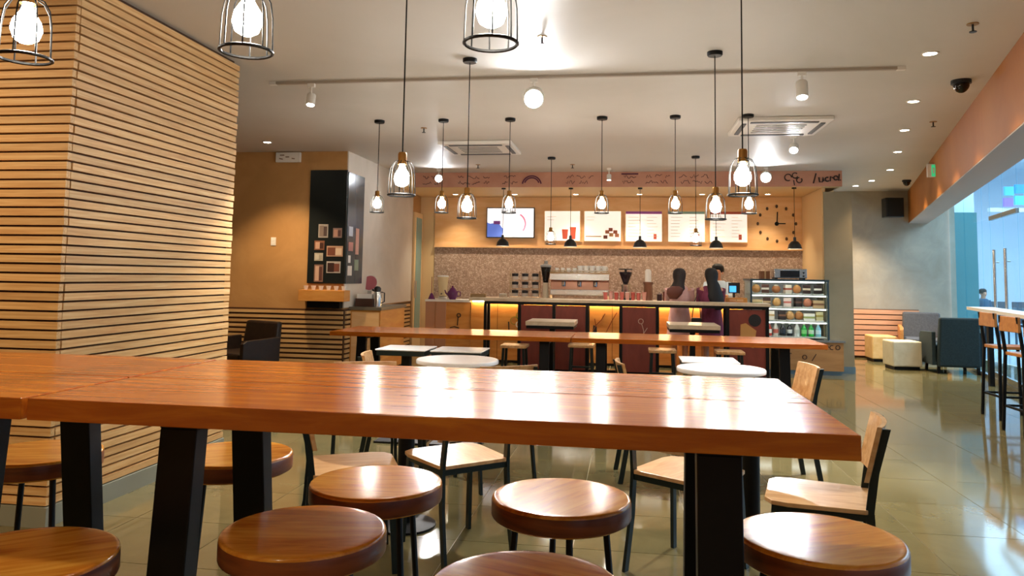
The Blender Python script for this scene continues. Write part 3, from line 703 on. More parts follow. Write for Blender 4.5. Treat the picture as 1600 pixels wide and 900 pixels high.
def grinder(label, x):
    t = thing('coffee_grinder', label, 'grinder', (x, 12.25, CT))
    MB().box(-.09, -.13, 0, .09, .13, .03).build('base', darkplastic_m, t)
    MB().lathe([(.07, .03), (.065, .2), (.085, .24), (1e-7, .25)], n=16).build('motor', steel_m, t, smooth=True)
    MB().lathe([(.035, .25), (.06, .31), (.10, .42), (.10, .44), (1e-7, .44)], n=18).build('hopper', mat('smoked_hopper', '#1b1722', .15), t, smooth=True)
    MB().lathe([(1e-7, .475), (.11, .475), (.11, .49), (1e-7, .49)], n=18).build('lid', darkplastic_m, t)
    MB().lathe([(.02, .44), (.02, .475)], n=8).build('lid_stem', darkplastic_m, t)
    MB().tube([(0, -.05, .12), (0, -.14, .12)], .018, 8).build('spout', darkplastic_m, t)
grinder('coffee grinder with a dark hopper right of the espresso machine', -.05)
rk = thing('syrup_rack', 'wire rack stacking three rows of dark lidded jars left of the espresso machine', 'rack', (-1.66, 12.27, CT))
for x in (-.24, .24):
    for y in (-.07, .07): MB().tube([(x, y, 0), (x, y, .43)], .008, 6).build('upright', chrome_m, rk)
for z in (.02, .155, .29): MB().box(-.245, -.085, z-.006, .245, .085, z).build('rack_shelf', chrome_m, rk)
for r_ in range(3):
    for c in range(3):
        t = thing('jar', 'dark lidded jar in the wire rack, %s from the left in the %s row' % (ORD[c], ['bottom', 'middle', 'top'][r_]), 'jar', (-1.66-.165+c*.165, 12.27, CT+[.02, .155, .29][r_]), 0, 'jars in the wire rack')
        MB().lathe([(1e-7, 0), (.05, 0), (.05, .06), (1e-7, .06)], n=14).build('body', mat('jar_glass', '#cbbfb2', .15), t, smooth=True)
        MB().lathe([(.053, .055), (.055, .10), (1e-7, .11)], n=14).build('lid', darkplastic_m, t, smooth=True)
bl = thing('blender', 'tall black blender with a pale base between the jar rack and the espresso machine', 'blender', (-1.325, 12.27, CT))
MB().lathe([(1e-7, 0), (.05, 0), (.045, .25), (1e-7, .25)], n=14).build('base', mat('ivory_plastic', '#e3d6bd', .4), bl, smooth=True)
MB().lathe([(.04, .25), (.085, .50), (1e-7, .50)], n=16).build('jug', mat('black_jug', '#15181c', .2), bl, smooth=True)
MB().lathe([(.09, .50), (.09, .53), (.03, .55), (.03, .60), (1e-7, .61)], n=16).build('lid', grey_m, bl, smooth=True)
MB().tube([(0, -.075, .45), (0, -.125, .43), (0, -.12, .30), (0, -.05, .29)], .01, 6).build('handle', darkplastic_m, bl)
for i in range(8):
    t = thing('tumbler', 'reddish tumbler beside the espresso machine, %s from the left in its row' % ORD[i], 'cup', (-.36+i*.085, 11.98, CT), 0, 'tumblers along the counter edge')
    MB().lathe([(1e-7, 0), (.024, 0), (.034, .12), (.030, .12), (.021, .008), (1e-7, .008)], n=12).build('tumbler_body', mat('tumbler%d' % (i % 3), ['#c9695e', '#d8a092', '#b9564a'][i % 3], .3), t, smooth=True)
    MB().lathe([(1e-7, .12), (.036, .12), (.036, .13), (1e-7, .132)], n=12).build('tumbler_lid', mat('tlid%d' % (i % 2), ['#e8ddd0', '#c7877a'][i % 2], .4), t)
ds = thing('cup_dispenser', 'tall white topped dispenser right of the coffee grinder', 'dispenser', (.30, 12.2, CT))
MB().lathe([(1e-7, 0), (.075, 0), (.065, .24), (.08, .26), (.08, .29), (1e-7, .29)], n=16).build('body', mat('bronze_tin', '#8d6a58', .35, .5), ds, smooth=True)
MB().lathe([(.05, .29), (.05, .46), (.03, .49), (1e-7, .49)], n=16).build('top_cylinder', white_m, ds, smooth=True)
for i, (x, h, c) in enumerate([(.47, .10, '#3a1f1f'), (.56, .14, '#7d3a34'), (.65, .09, '#241a1a')]):
    t = thing('canister', ['dark squat canister nearest the white topped dispenser', 'red brown canister in the middle of three right of the dispenser', 'small black canister nearest the woman in pink'][i], 'canister', (x, 12.05, CT), 0, 'canisters on the counter')
    MB().lathe([(1e-7, 0), (.038, 0), (.038, h), (1e-7, h)], n=14).build('body', mat('can'+c, c, .35), t, smooth=True)
    MB().lathe([(.04, h), (.04, h+.015), (.01, h+.02), (.01, h+.035), (1e-7, h+.035)], n=12).build('lid', steel_m, t)
ps = thing('payment_terminal', 'black and blue screen terminal at the right of the service counter', 'terminal', (1.60, 12.15, CT))
MB().box(-.06, -.05, 0, .06, .05, .02).build('base', darkplastic_m, ps); MB().box(-.015, -.015, .02, .015, .015, .14).build('stem', darkplastic_m, ps)
MB().box(-.085, -.03, .14, .085, -.005, .30).build('screen_case', darkplastic_m, ps); MB().box(-.07, -.034, .155, .03, -.03, .25).build('screen', mat('blue_screen', '#3f95d8', .2, emit='#3f95d8', strength=1.2), ps)
tr = thing('till_box', 'orange wooden till box at the right end of the service counter', 'box', (1.60, 11.94, CT))
MB().box(-.16, -.06, 0, .16, .06, .075).build('body', orange_m, tr, bevel=.006); MB().box(-.10, -.064, .02, .10, -.06, .055).build('drawer', panelwood_m, tr); MB().ball((0, -.066, .04), .008, 8, 6).build('knob', brass_m, tr)
# left end things: jug and plum teapot
jg = thing('juice_dispenser', 'pale straw coloured dispenser on the white topped cabinet', 'dispenser', (-3.02, 12.25, .965))
MB().lathe([(1e-7, 0), (.07, 0), (.08, .04), (1e-7, .05)], n=16).build('stand', steel_m, jg, smooth=True); MB().lathe([(.065, .05), (.09, .36), (1e-7, .36)], n=16).build('tank', mat('straw_liquid', '#e5d0a2', .2), jg, smooth=True)
MB().lathe([(.093, .36), (.093, .385), (1e-7, .39)], n=16).build('lid', white_m, jg); MB().tube([(0, -.07, .09), (0, -.11, .085)], .01, 8).build('tap', darkplastic_m, jg)
plumc_m = mat('plum_ceramic', '#5f1e5a', .25)
tp = thing('teapot', 'plum purple teapot on the white topped cabinet', 'teapot', (-2.82, 12.1, .965))
MB().lathe([(1e-7, 0), (.05, 0), (.085, .06), (.085, .11), (.05, .16), (1e-7, .165)], n=18).build('body', plumc_m, tp, smooth=True)
MB().lathe([(.05, .16), (.035, .185), (.012, .195), (.016, .215), (1e-7, .222)], n=12).build('lid', plumc_m, tp, smooth=True)
MB().tube([(.075, 0, .13), (.13, 0, .12), (.13, 0, .06), (.08, 0, .05)], .009, 6).build('handle', plumc_m, tp); MB().tube([(-.07, 0, .07), (-.11, 0, .1), (-.13, 0, .15)], [.018, .013, .009], 8).build('spout', plumc_m, tp)
lp = thing('ladle_stand', 'small dark funnel with a thin red stick at the far left of the cabinet', 'utensil', (-3.17, 12.1, .965))
MB().lathe([(.06, 0), (.05, .02), (.02, .09), (1e-7, .10)], n=14).build('cone', plumc_m, lp, smooth=True); MB().tube([(0, 0, .09), (0, 0, .36)], .006, 6).build('stick', mat('red_stick', '#8a3a3a', .5), lp)
sv = thing('napkin_holder', 'small white napkin holder at the left end of the counter top', 'holder', (-1.98, 12.05, CT))
MB().box(-.06, -.04, 0, .06, .04, .012).build('base', steel_m, sv); MB().box(-.055, -.025, .012, .055, .025, .07).build('napkins', white_m, sv); MB().box(-.06, -.035, .012, .06, -.028, .06).build('plate', steel_m, sv)

# ------------------------------------------------------------------ wall of the counter: screen, menu boards, clock
tv = thing('wall_screen', 'bright wall screen left of the menu boards', 'screen', (-2.08, 13.37, 2.30), 0)
tv.rotation_euler = (0, 0, 0)
MB().box(-.43, -.07, -.27, .43, -.02, .27).build('case', darkplastic_m, tv, bevel=.006)
sc_m = mat('screen_white', '#ffffff', .3, emit='#f4f4fb', strength=.5)
MB().box(-.415, -.073, -.255, .415, -.07, .255).build('display', sc_m, tv)
MB().prism([(-.415, -.255), (-.15, -.255), (-.12, -.12), (-.22, .0), (-.36, -.02), (-.415, .0)], -.076, -.0735, 'y').build('picture_blue', mat('screen_blue', '#6f8fe0', .4, emit='#5070d8', strength=.35), tv)
MB().box(-.30, -.079, -.03, -.18, -.0765, .03).build('picture_cap', mat('screen_plum', '#5a2a5c', .4, emit='#5a2a5c', strength=.6), tv)
doodle('picture_arc', [arc(.08, -.077, -.02, .19, 60, -40, 10)], mat('screen_pink', '#e58aa8', .4, emit='#e58aa8', strength=.3), tv, .02)
MB().box(-.06, -.07+.05, -.05, .06, 0, .05).build('wall_mount', black_m, tv)
doodle('picture_title', [[(-.16, -.077, .2), (-.02, -.077, .2)], [(.0, -.077, .2), (.08, -.077, .2)]], grey_m, tv, .009)
board_m = mat('menu_paper_glow', '#f2ece2', .5, emit='#fff4e6', strength=.42)  # slight glow put into the paper so the sheets look brighter
heads = ['#d9d4cc', '#d9d4cc', '#9a4fa6', '#7fa8a2', '#b0503c']
names = ['menu board with two red drinks, right of the screen', 'menu board with a picture of plates, second from the screen', 'menu board with a purple header', 'menu board with a teal header', 'menu board with a red header, nearest the wall clock']
for i, (a, b) in enumerate([(-1.49, -.83), (-.79, -.12), (-.075, .58), (.65, 1.30), (1.35, 2.0)]):
    cx = (a+b)/2; hw = (b-a)/2
    t = thing('menu_board', names[i], 'menu board', (cx, 13.37, 2.25), 0, 'menu boards behind the counter')
    MB().box(-hw, -.035, -.275, hw, 0, .275).build('frame', panelwood_m, t); MB().box(-hw+.02, -.040, -.26, hw-.02, -.035, .26).build('sheet', board_m, t)
    if i > 1: MB().box(-hw+.02, -.043, .215, hw-.02, -.040, .26).build('header', mat('head%d' % i, heads[i], .6), t)
    st = []
    for r_ in range(7 if i > 1 else 2):
        z = .16-r_*.055; L_ = random.uniform(.12, .22)
        st.append([(-hw+.06, -.042, z), (-hw+.06+L_, -.042, z)])
        if i > 1: st.append([(.05, -.042, z), (.05+random.uniform(.1, .2), -.042, z)])
    doodle('printed_lines', st, mat('print_grey', '#b9a9a2', .8), t, .0045)
    if i == 0:
        for dx, h in ((.05, .17), (.19, .21)):
            MB().prism([(dx-.04, -.23), (dx+.04, -.23), (dx+.055, -.23+h), (dx-.055, -.23+h)], -.045, -.0405, 'y').build('drink_picture', mat('red_print', '#d2593f', .5), t)
    if i == 1:
        for dx, dz, c in ((.08, -.1, '#c9805c'), (.15, -.15, '#d9a06a'), (.22, -.1, '#b96a4c'), (.05, -.19, '#7d4a3a'), (.25, -.16, '#d08a6a'), (.14, -.06, '#a85a44')):
            MB().box(dx-.035, -.044, dz-.03, dx+.035, -.0405, dz+.03).build('food_picture', mat('food'+c, c, .6), t)
        MB().box(-hw+.04, -.044, -.19, -.02, -.0405, -.17).build('price_strip', mat('strip_tan', '#c79a86', .6), t)
    if i > 1:
        MB().box(hw-.16, -.044, -.22, hw-.11, -.0405, -.13).build('drink_picture', mat('red_print', '#d2593f', .5), t)
ck = thing('wall_clock', 'big frameless wall clock with scattered dark markers right of the menu boards', 'clock', (2.47, 13.37, 2.31))
MB().lathe([(1e-7, 0), (.035, 0), (.03, .02), (1e-7, .02)], n=14).build('hub', black_m, ck, (0, -.001, 0)).rotation_euler = (PI/2, 0, 0)
MB().beam((0, -.02, 0), (.01, -.02, .20), .016, .006).build('minute_hand', black_m, ck); MB().box(0, -.03, -.009, .14, -.024, .009).build('hour_hand', black_m, ck)
for k in range(12):
    a = 2*PI*k/12; rr = .31
    MB().ball((rr*math.cos(a), -.008, rr*.95*math.sin(a)), (.022, .008, .03), 8, 6).build('hour_marker', mat('marker_brown', '#4a3018', .5), ck)

# doodles on the fascia
ff = bpy.data.objects['trim_5']; yf = 11.847
def scribble(x0, x1, z, h, n, amp=1.):
    return [(x0+(x1-x0)*i/n, yf, z+h*amp*(random.random()-.5)) for i in range(n+1)]
fd = []
for x0, x1 in ((-3.3, -3.0), (-2.75, -2.2), (-2.0, -1.75), (-1.0, -.55), (-.1, .12), (.25, .62), (.75, 1.25)):
    for zz in (2.925, 2.835):
        x = x0+random.uniform(0, .04)
        while x < x1-.05:                       # short words made of tight up and down strokes
            L_ = min(random.uniform(.08, .2), x1-x); fd.append(scribble(x, x+L_, zz, .06, max(4, int(L_/.016)))); x += L_+random.uniform(.03, .07)
o = doodle('fascia_scribbles', fd, ink_m, ff, .0055)
doodle('fascia_cup_drawing', [arc(-1.52, yf, 2.79, .15, 10, 170, 14), arc(-1.52, yf, 2.79, .12, 20, 160, 12)], plum_m, ff, .014)
doodle('fascia_stroke', [[(-.12, yf, 2.965), (.14, yf, 2.965)]], plum_m, ff, .014)
doodle('fascia_flower_drawing', [arc(2.36, yf, 2.90, .05, 0, 300), arc(2.46, yf, 2.93, .04, 40, 340), arc(2.52, yf, 2.86, .04, 90, 400), [(2.44, yf, 2.86), (2.45, yf, 2.78)]], ink_m, ff, .010)
doodle('fascia_word', [[(2.72, yf, 2.81), (2.76, yf, 2.96)], [(2.80, yf, 2.90), (2.81, yf, 2.83), (2.85, yf, 2.83), (2.86, yf, 2.90), (2.87, yf, 2.84)], arc(2.92, yf, 2.87, .03, 60, 320), [(2.96, yf, 2.84), (2.965, yf, 2.91), (3.0, yf, 2.89)], arc(3.04, yf, 2.89, .03, 0, 330), [(3.09, yf, 2.95), (3.08, yf, 2.85), (3.11, yf, 2.86)]], ink_m, ff, .013)

# ------------------------------------------------------------------ photo board, sign, condiment corner
pbd = thing('photo_board', 'tall black board wrapped around the wall corner, pinned with small photos', 'board', (-3.75, 9.7, 1.22))
MB().box(-.50, -.03, 0, .02, 0, 1.52).build('front_panel', mat('board_black', '#0c1617', .45), pbd)
MB().box(0, 0, 0, .03, .62, 1.50).build('side_panel', mat('board_side', '#3a4a52', .2), pbd)
def photo(parent, x0, z0, x1, z1, c1, c2, c3, side=False):
    x0 += 3.75; x1 += 3.75; z0 -= 1.22; z1 -= 1.22
    fr = MB().box(x0, -.036, z0, x1, -.03, z1).build('photo', mat('photo_'+c1, c1, .5), parent)
    MB().box(x0+.015, -.039, z0+.015, x0+(x1-x0)*.55, -.036, z1-.02).build('image', mat('photo_'+c2, c2, .5), fr)
    MB().box(x0+(x1-x0)*.55, -.039, z0+.02, x1-.015, -.036, z1-.03).build('image', mat('photo_'+c3, c3, .5), fr)
photo(pbd, -4.11, 1.83, -3.975, 2.01, '#b8aea4', '#8d7d74', '#5c4a46')
photo(pbd, -3.905, 1.83, -3.78, 1.96, '#9a8078', '#c99a88', '#6d4c48')
photo(pbd, -4.16, 1.665, -4.02, 1.79, '#8a5a44', '#c9a08a', '#4a2c24')
photo(pbd, -3.985, 1.58, -3.76, 1.72, '#c9a084', '#7d4a38', '#e6cbb0')
photo(pbd, -4.155, 1.52, -4.035, 1.625, '#b5ad9c', '#c8c2b2', '#a8a090')
photo(pbd, -3.98, 1.36, -3.785, 1.515, '#b9b2aa', '#3a2420', '#7a4a3c')
photo(pbd, -4.15, 1.24, -4.025, 1.47, '#8a6a5c', '#caa894', '#5c3a34')
for k, (y0, z0, y1, z1, c) in enumerate([(.06, 1.86, .2, 1.99, '#cfd6e6'), (.06, 1.66, .22, 1.78, '#b9827c'), (.06, 1.50, .14, 1.60, '#e6e6e6'), (.05, 1.33, .2, 1.46, '#d8d6d0'), (.32, 1.62, .44, 1.98, '#d0a090'), (.30, 1.40, .45, 1.55, '#8a9a84')]):
    MB().box(.03, y0, z0-1.22, .036, y1, z1-1.22).build('photo', mat('sidephoto%d' % k, c, .5), pbd)
es = thing('wall_sign', 'white sign box with faint marks high on the ochre wall', 'sign', (-4.58, 9.7, 2.85))
MB().box(-.175, -.05, 0, .175, 0, .135).build('box', whitepaint_m, es, bevel=.005)
doodle('sign_marks', [[(-.11, -.052, .095), (-.05, -.052, .095)], [(-.12, -.052, .05), (-.07, -.052, .04)], [(-.03, -.052, .07), (.02, -.052, .07)], [(.06, -.052, .05), (.10, -.052, .045)]], mat('faint_print', '#8d7a68', .8), es, .010)
sw = thing('wall_socket', 'small double switch plate on the ochre wall left of the photo board', 'switch', (-4.76, 9.7, 1.72))
MB().box(-.035, -.008, 0, .035, 0, .11).build('plate', whitepaint_m, sw)
for z in (.03, .075): MB().box(-.015, -.012, z-.012, .015, -.008, z+.012).build('rocker', white_m, sw)
cs = thing('condiment_shelf', 'wooden box shelf under the photo board', 'shelf', (-3.95, 9.7, .99))
MB().box(-.33, -.22, 0, .30, -.005, .145).build('shelf_body', orange_m, cs, bevel=.004); MB().box(-.25, -.12, -.09, .2, -.005, 0).build('bracket', black_m, cs)
for i in range(6):
    t = thing('sugar_cup', 'small white cup lined up on the box shelf, %s from the left' % ORD[i], 'cup', (-4.22+i*.105, 9.58, 1.135), 0, 'cups on the box shelf')
    MB().lathe([(1e-7, 0), (.022, 0), (.034, .055), (.030, .055), (.02, .006), (1e-7, .006)], n=12).build('cup_body', white_m, t, smooth=True); MB().lathe([(1e-7, .048), (.029, .048)], n=12).build('sugar', mat('sugar', '#f4efe6', .9), t)
cc = thing('condiment_cabinet', 'wooden condiment cabinet with a dark stone top by the return wall', 'cabinet', (-3.46, 10.25, 0))
MB().box(-.25, -.35, .05, .17, .75, .87).build('body', orange_m, cc); MB().box(-.265, -.38, .87, .19, .78, .91).build('top', mat('dark_stone', '#6d6658', .35), cc)
MB().box(-.23, -.362, .08, .15, -.35, .84).build('door', panelwood_m, cc); MB().box(-.25, -.33, 0, .15, .73, .05).build('plinth', black_m, cc); MB().box(.10, -.375, .4, .115, -.362, .55).build('handle', steel_m, cc)
bx_ = thing('utensil_tray', 'dark brown tray holding white napkins on the condiment cabinet', 'tray', (-3.60, 10.15, .91))
MB().box(-.10, -.12, 0, .15, .12, .11).build('tray_body', mat('espresso_wood', '#4a2c1c', .5), bx_, bevel=.004); MB().box(-.085, -.10, .11, .13, .10, .17).build('napkins', white_m, bx_)
pl = thing('paper_plate', 'round patterned plate leaning at the wall above the tray', 'plate', (-3.69, 10.35, 1.10))
pl.location = (-3.68, 10.5, .91); pl.rotation_euler = (R(78), 0, 0)
MB().lathe([(1e-7, 0), (.07, 0), (.115, .015), (.115, .02), (.07, .006), (1e-7, .006)], (0, .32, 0), 24).build('dish', whitepaint_m, pl, smooth=True); MB().lathe([(.085, .0125), (.105, .0185)], (0, .32, 0), 24).build('rim_pattern', mat('rose_pattern', '#b0606a', .5), pl)
MB().box(-.03, .0, -.005, .03, .25, .0).build('stand', steel_m, pl)
tf = thing('vacuum_carafe', 'steel vacuum carafe with a black lid on the condiment cabinet', 'carafe', (-3.41, 10.1, .91))
MB().lathe([(1e-7, 0), (.06, 0), (.062, .15), (.045, .21), (1e-7, .21)], n=18).build('body', steel_m, tf, smooth=True); MB().lathe([(.047, .205), (.05, .25), (.03, .275), (1e-7, .28)], n=14).build('lid', darkplastic_m, tf, smooth=True)
MB().tube([(.055, 0, .2), (.10, 0, .19), (.10, 0, .07), (.06, 0, .05)], .009, 6).build('handle', darkplastic_m, tf); MB().tube([(-.04, 0, .215), (-.075, 0, .23)], .014, 6).build('spout', darkplastic_m, tf)

# ------------------------------------------------------------------ cage pendants
def make_pendant(zb, R_=.072, ncage=8):
    """origin at the ceiling; zb is the height of the bulb above the floor"""
    t = thing('cage_pendant', '', 'pendant lamp'); b = zb-CH
    MB().lathe([(1e-7, -.03), (.05, -.03), (.055, -.022), (.055, 0), (1e-7, 0)], n=20).build('canopy', black_m, t, smooth=True)
    MB().tube([(0, 0, -.03), (0, 0, b+.13)], .004, 6).build('cord', black_m, t)
    MB().lathe([(1e-7, .13), (.02, .13), (.024, .12), (.024, .065), (1e-7, .065)], (0, 0, b), 14).build('socket', brass_m, t, smooth=True)
    MB().lathe([(.013, .065), (.018, .045), (.038, .012), (.043, -.014), (.033, -.043), (.015, -.054), (1e-7, -.056)], (0, 0, b), 12).build('bulb', bulb_m, t, smooth=True)
    c = MB(); prof = [(.024, .085), (.045, .075), (.062, .045), (R_-.003, 0), (R_, -.10)]
    for k in range(ncage):
        a = 2*PI*k/ncage; c.tube([(r*math.cos(a), r*math.sin(a), b+z) for r, z in prof], .0024, 5)
    cg = c.build('cage', black_m, t)
    MB().tube([(R_*math.cos(2*PI*i/28), R_*math.sin(2*PI*i/28), b-.10) for i in range(28)], .005, 6, True).build('ring', black_m, cg)
    return t
NTH6 = ['leftmost', 'second from left', 'third from left', 'fourth from left', 'fifth from left', 'rightmost']
sets = [(2.085, 1.98, [-1.785, -1.078, -.371], ['cage pendant at the top left corner in front of the slatted column', 'cage pendant at the top edge right of the slatted column', 'cage pendant at the top edge over the middle of the near table']),
        (1.88, 3.90, [-1.2, .56], ['large cage pendant on a long cord at left behind the near table', 'large cage pendant on a long cord at right behind the near table']),
        (1.885, 5.56, [-1.2, .61], ['cage pendant above the left white round table', 'cage pendant above the right white round table']),
        (2.11, 7.75, [-2.65, -1.945, -1.23, -.276, .458, 1.17], ['cage pendant in the row of six over the communal table, %s' % n for n in NTH6]),
        (1.90, 10.37, [-1.06, .88], ['small far cage pendant above the left beige slab table', 'small far cage pendant above the right beige slab table'])]
for zb, y, xs, labs in sets:
    p0 = None
    for x, lab in zip(xs, labs):
        o = make_pendant(zb) if p0 is None else copy_tree(p0)
        p0 = p0 or o
        o.location = (x, y, CH); o['label'] = lab; o['group'] = 'cage pendants'; o.rotation_euler.z = random.uniform(0, .6)
# dome pendants over the counter
def make_dome():
    t = thing('dome_pendant', '', 'pendant lamp'); b = 1.88-2.765
    MB().lathe([(1e-7, -.02), (.035, -.02), (.035, 0), (1e-7, 0)], n=14).build('canopy', black_m, t)
    MB().tube([(0, 0, -.02), (0, 0, b+.10)], .004, 6).build('cord', black_m, t)
    MB().lathe([(.02, .13), (.022, .075), (.055, .06), (.09, .015), (.104, -.045), (.100, -.045), (.085, .012), (.05, .052), (1e-7, .055)], (0, 0, b), 22).build('shade', mat('dome_black', '#1c1d20', .4), t, smooth=True)
    MB().tube([(.102*math.cos(2*PI*i/22), .102*math.sin(2*PI*i/22), b-.046) for i in range(22)], .005, 5, True).build('rim', mat('dome_rim', '#d8d0c4', .4), t)
    MB().ball((0, 0, b-.01), .022, 10, 7).build('bulb', mat('dome_bulb', '#ffffff', .3, emit=(1, .85, .65), strength=60), t, smooth=True)
    return t
d0 = make_dome()
for i, x in enumerate([-1.995, -.913, .17, 1.322, 2.475]):
    o = d0 if i == 0 else copy_tree(d0)
    o.location = (x, 12.0, 2.765); o['label'] = 'black dome pendant over the service counter, %s' % ['leftmost', 'second from left', 'middle one', 'second from right', 'rightmost'][i]; o['group'] = 'black dome pendants'

# ------------------------------------------------------------------ track lights
tk = thing('ceiling_track', 'thin pale lighting track across the ceiling carrying three spots', 'track', (-.5, 6.09, CH))
MB().box(-2.55, -.017, -.022, 2.55, .017, 0).build('rail', mat('track_grey', '#a89c8e', .5), tk)
for x in (-2.55, 2.55): MB().box(x-.03, -.02, -.026, x+.03, .02, 0).build('end_cap', whitepaint_m, tk)
def trackspot(label, x, y, ztop, aim, glow, power, color, length=.10, r=.038, drop=.12, spot=70):
    t = thing('track_spot', label, 'spotlight', (x, y, ztop), 0, 'ceiling spotlights')
    MB().box(-.03, -.016, -.03, .03, .016, 0).build('adapter', whitepaint_m, t)
    MB().tube([(0, 0, -.03), (0, 0, -drop)], .008, 8).build('stem', whitepaint_m, t)
    hd = MB().lathe([(1e-7, length/2), (r*.9, length/2), (r, length/2-.01), (r, -length/2), (r*.88, -length/2), (r*.82, -length/2+.02), (1e-7, -length/2+.02)], n=20).build('head', whitepaint_m, t, (0, 0, -drop-.02), smooth=True)
    d = (Vector(aim)-Vector((x, y, ztop-drop-.02))).normalized()
    hd.rotation_euler = d.to_track_quat('-Z', 'Y').to_euler()
    MB().lathe([(1e-7, -length/2+.012), (r*.84, -length/2+.012), (r*.84, -length/2+.018), (1e-7, -length/2+.018)], n=16).build('lens', glow, hd)
    p = Vector((x, y, ztop-drop-.02))+d*(length/2+.02)
    light('track_spot_light', 'SPOT', p, power, color, .03, p+d, spot, .7)
trackspot('track spot at the left end of the ceiling track', -2.70, 6.09, 2.978, (-2.6, 5.4, 0), spotglow_m, SPOT, WHITE)
trackspot('blazing track spot in the middle of the ceiling track, aimed at the camera', -.775, 6.09, 2.978, (-.30, 2.2, 1.0), spotglow2_m, SPOT*1.3, WHITE, .11, .085, .14)
trackspot('track spot at the right end of the ceiling track', 1.325, 6.09, 2.978, (1.2, 5.2, 0), spotglow_m, SPOT, WHITE, .14, .045)
trackspot('spot below the right air conditioner cassette', 1.85, 8.95, CH, (1.2, 6.8, .5), spotglow2_m, SPOT*.5, WHITE, .09, .05, spot=50)
trackspot('spot in front of the fascia at right, blazing white', 1.97, 11.45, CH, (1.0, 6.0, .8), spotglow2_m, SPOT*.6, WHITE, .1, .08, spot=44)
trackspot('spot in front of the fascia at left, shining at the camera', -2.93, 11.45, CH, (-1.6, 5.5, .8), spotglow2_m, SPOT*.5, WHITE, .09, .06, spot=44)
trackspot('small spot in front of the fascia at its middle', -.30, 11.45, CH, (-.3, 11.0, 0), spotglow_m, SPOT*.4, WHITE, .09, .034)

# ------------------------------------------------------------------ recessed downlights
def downlight(label, x, y, z, power, col, group, r=.045, sp=100):
    t = thing('downlight', label, 'downlight', (x, y, z), 0, group)
    MB().lathe([(r, 0), (r, -.006), (r+.014, -.006), (r+.014, 0)], n=20, cap=False).build('trim_ring', whitepaint_m, t)
    MB().lathe([(1e-7, -.004), (r, -.004), (r, -.001), (1e-7, -.001)], n=20).build('lamp_face', downglow_m, t)
    light('downlight_beam', 'SPOT', (x, y, z-.03), power, col, .04, (x, y, 0), sp, .8)
for i, (x, y) in enumerate([(2.13, 5.74), (2.55, 7.28), (2.94, 8.67), (3.35, 10.14), (3.78, 11.77), (3.9, 13.04), (3.85, 13.75)]):
    downlight('recessed downlight in the row along the right bulkhead, %s from the camera' % ORD[i], x, y, CH, DOWN*(2.6 if i > 4 else 1), WARM if i < 5 else WARM2, 'downlights along the bulkhead')
downlight('single recessed downlight in front of the ochre wall at left', -4.53, 8.95, CH, DOWN*1.5, WARM, 'downlights at left')
for i, x in enumerate([-3.0, -1.95, -.9, .17, 1.2, 2.25]):
    downlight('recessed downlight under the counter bulkhead, %s from the left' % ORD[i], x, 12.92, 2.765, DOWN*.55, WARM2, 'downlights under the counter bulkhead', .04, 95)

# ------------------------------------------------------------------ air conditioners, sprinklers, cameras, speaker, green sign
def cassette(label, x, y, wx, wy):
    t = thing('air_conditioner', label, 'air conditioner', (x, y, CH), 0, 'ceiling air conditioner cassettes')
    MB().prism([(-wx/2, -wy/2), (wx/2, -wy/2), (wx/2, wy/2), (-wx/2, wy/2)], -.045, -.003).build('panel', whitepaint_m, t, bevel=.01)
    for k in range(5):
        yy = -wy*.22+k*wy*.11; MB().box(-wx*.27, yy-.012, -.052, wx*.27, yy+.012, -.045).build('grille_slat', grey_m, t)
    for s in (-1, 1):
        MB().box(-wx*.36, s*wy*.40-.025, -.055, wx*.36, s*wy*.40+.025, -.045).build('air_vane', mat('vane', '#5b5c60', .5), t); MB().box(s*wx*.42-.022, -wy*.34, -.055, s*wx*.42+.022, wy*.34, -.045).build('air_vane', mat('vane', '#5b5c60', .5), t)
cassette('ceiling air conditioner cassette at right near the bulkhead downlights', 1.55, 8.27, .92, .86)
cassette('ceiling air conditioner cassette at left of the row of six pendants', -1.87, 9.42, .92, .86)
for i, (x, y, lab) in enumerate([(-.594, 5.08, 'sprinkler head in the ceiling right of the middle near pendant'), (2.15, 5.10, 'sprinkler head near the top right corner of the ceiling'), (3.07, 8.24, 'sprinkler head beside the bulkhead downlights'), (-2.28, 8.19, 'sprinkler head near the left pendants of the row of six'), (-2.22, 11.0, 'sprinkler head in front of the fascia at left'), (-.82, 11.05, 'sprinkler head in front of the fascia, middle')]):
    t = thing('sprinkler_head', lab, 'sprinkler', (x, y, CH), 0, 'ceiling sprinklers')
    MB().lathe([(1e-7, -.006), (.035, -.006), (.035, 0), (1e-7, 0)], n=16).build('rosette', brass_m, t); MB().tube([(0, 0, -.006), (0, 0, -.05)], .007, 6).build('frame', darkplastic_m, t); MB().lathe([(1e-7, -.055), (.022, -.055), (.022, -.05), (1e-7, -.05)], n=12).build('deflector', darkplastic_m, t)
def domecam(label, x, y, s):
    t = thing('dome_camera', label, 'camera', (x, y, CH), 0, 'ceiling dome cameras')
    MB().lathe([(1e-7, -.03), (.075*s, -.03), (.075*s, 0), (1e-7, 0)], n=20).build('mount', darkplastic_m, t); MB().ball((0, 0, -.03), (.062*s, .062*s, .075*s), 16, 10).build('dome', mat('smoked_dome', '#0a0a0c', .08), t, smooth=True)
domecam('black dome camera on the ceiling at the upper right by the bulkhead', 2.66, 6.55, 1.0)
domecam('small black dome camera at the far end of the bulkhead', 4.42, 13.0, .9)
sp = thing('wall_speaker', 'black loudspeaker hung in the lounge alcove corner', 'speaker', (4.62, 14.3, 2.50))
MB().box(-.15, -.12, 0, .15, .12, .34).build('cabinet', darkplastic_m, sp, bevel=.01); MB().box(-.13, -.127, .02, .13, -.12, .32).build('grille', mat('grille_black', '#08080a', .8), sp); MB().box(-.03, .12, .12, .03, .3, .2).build('bracket', black_m, sp)
gx = xin(10.35)
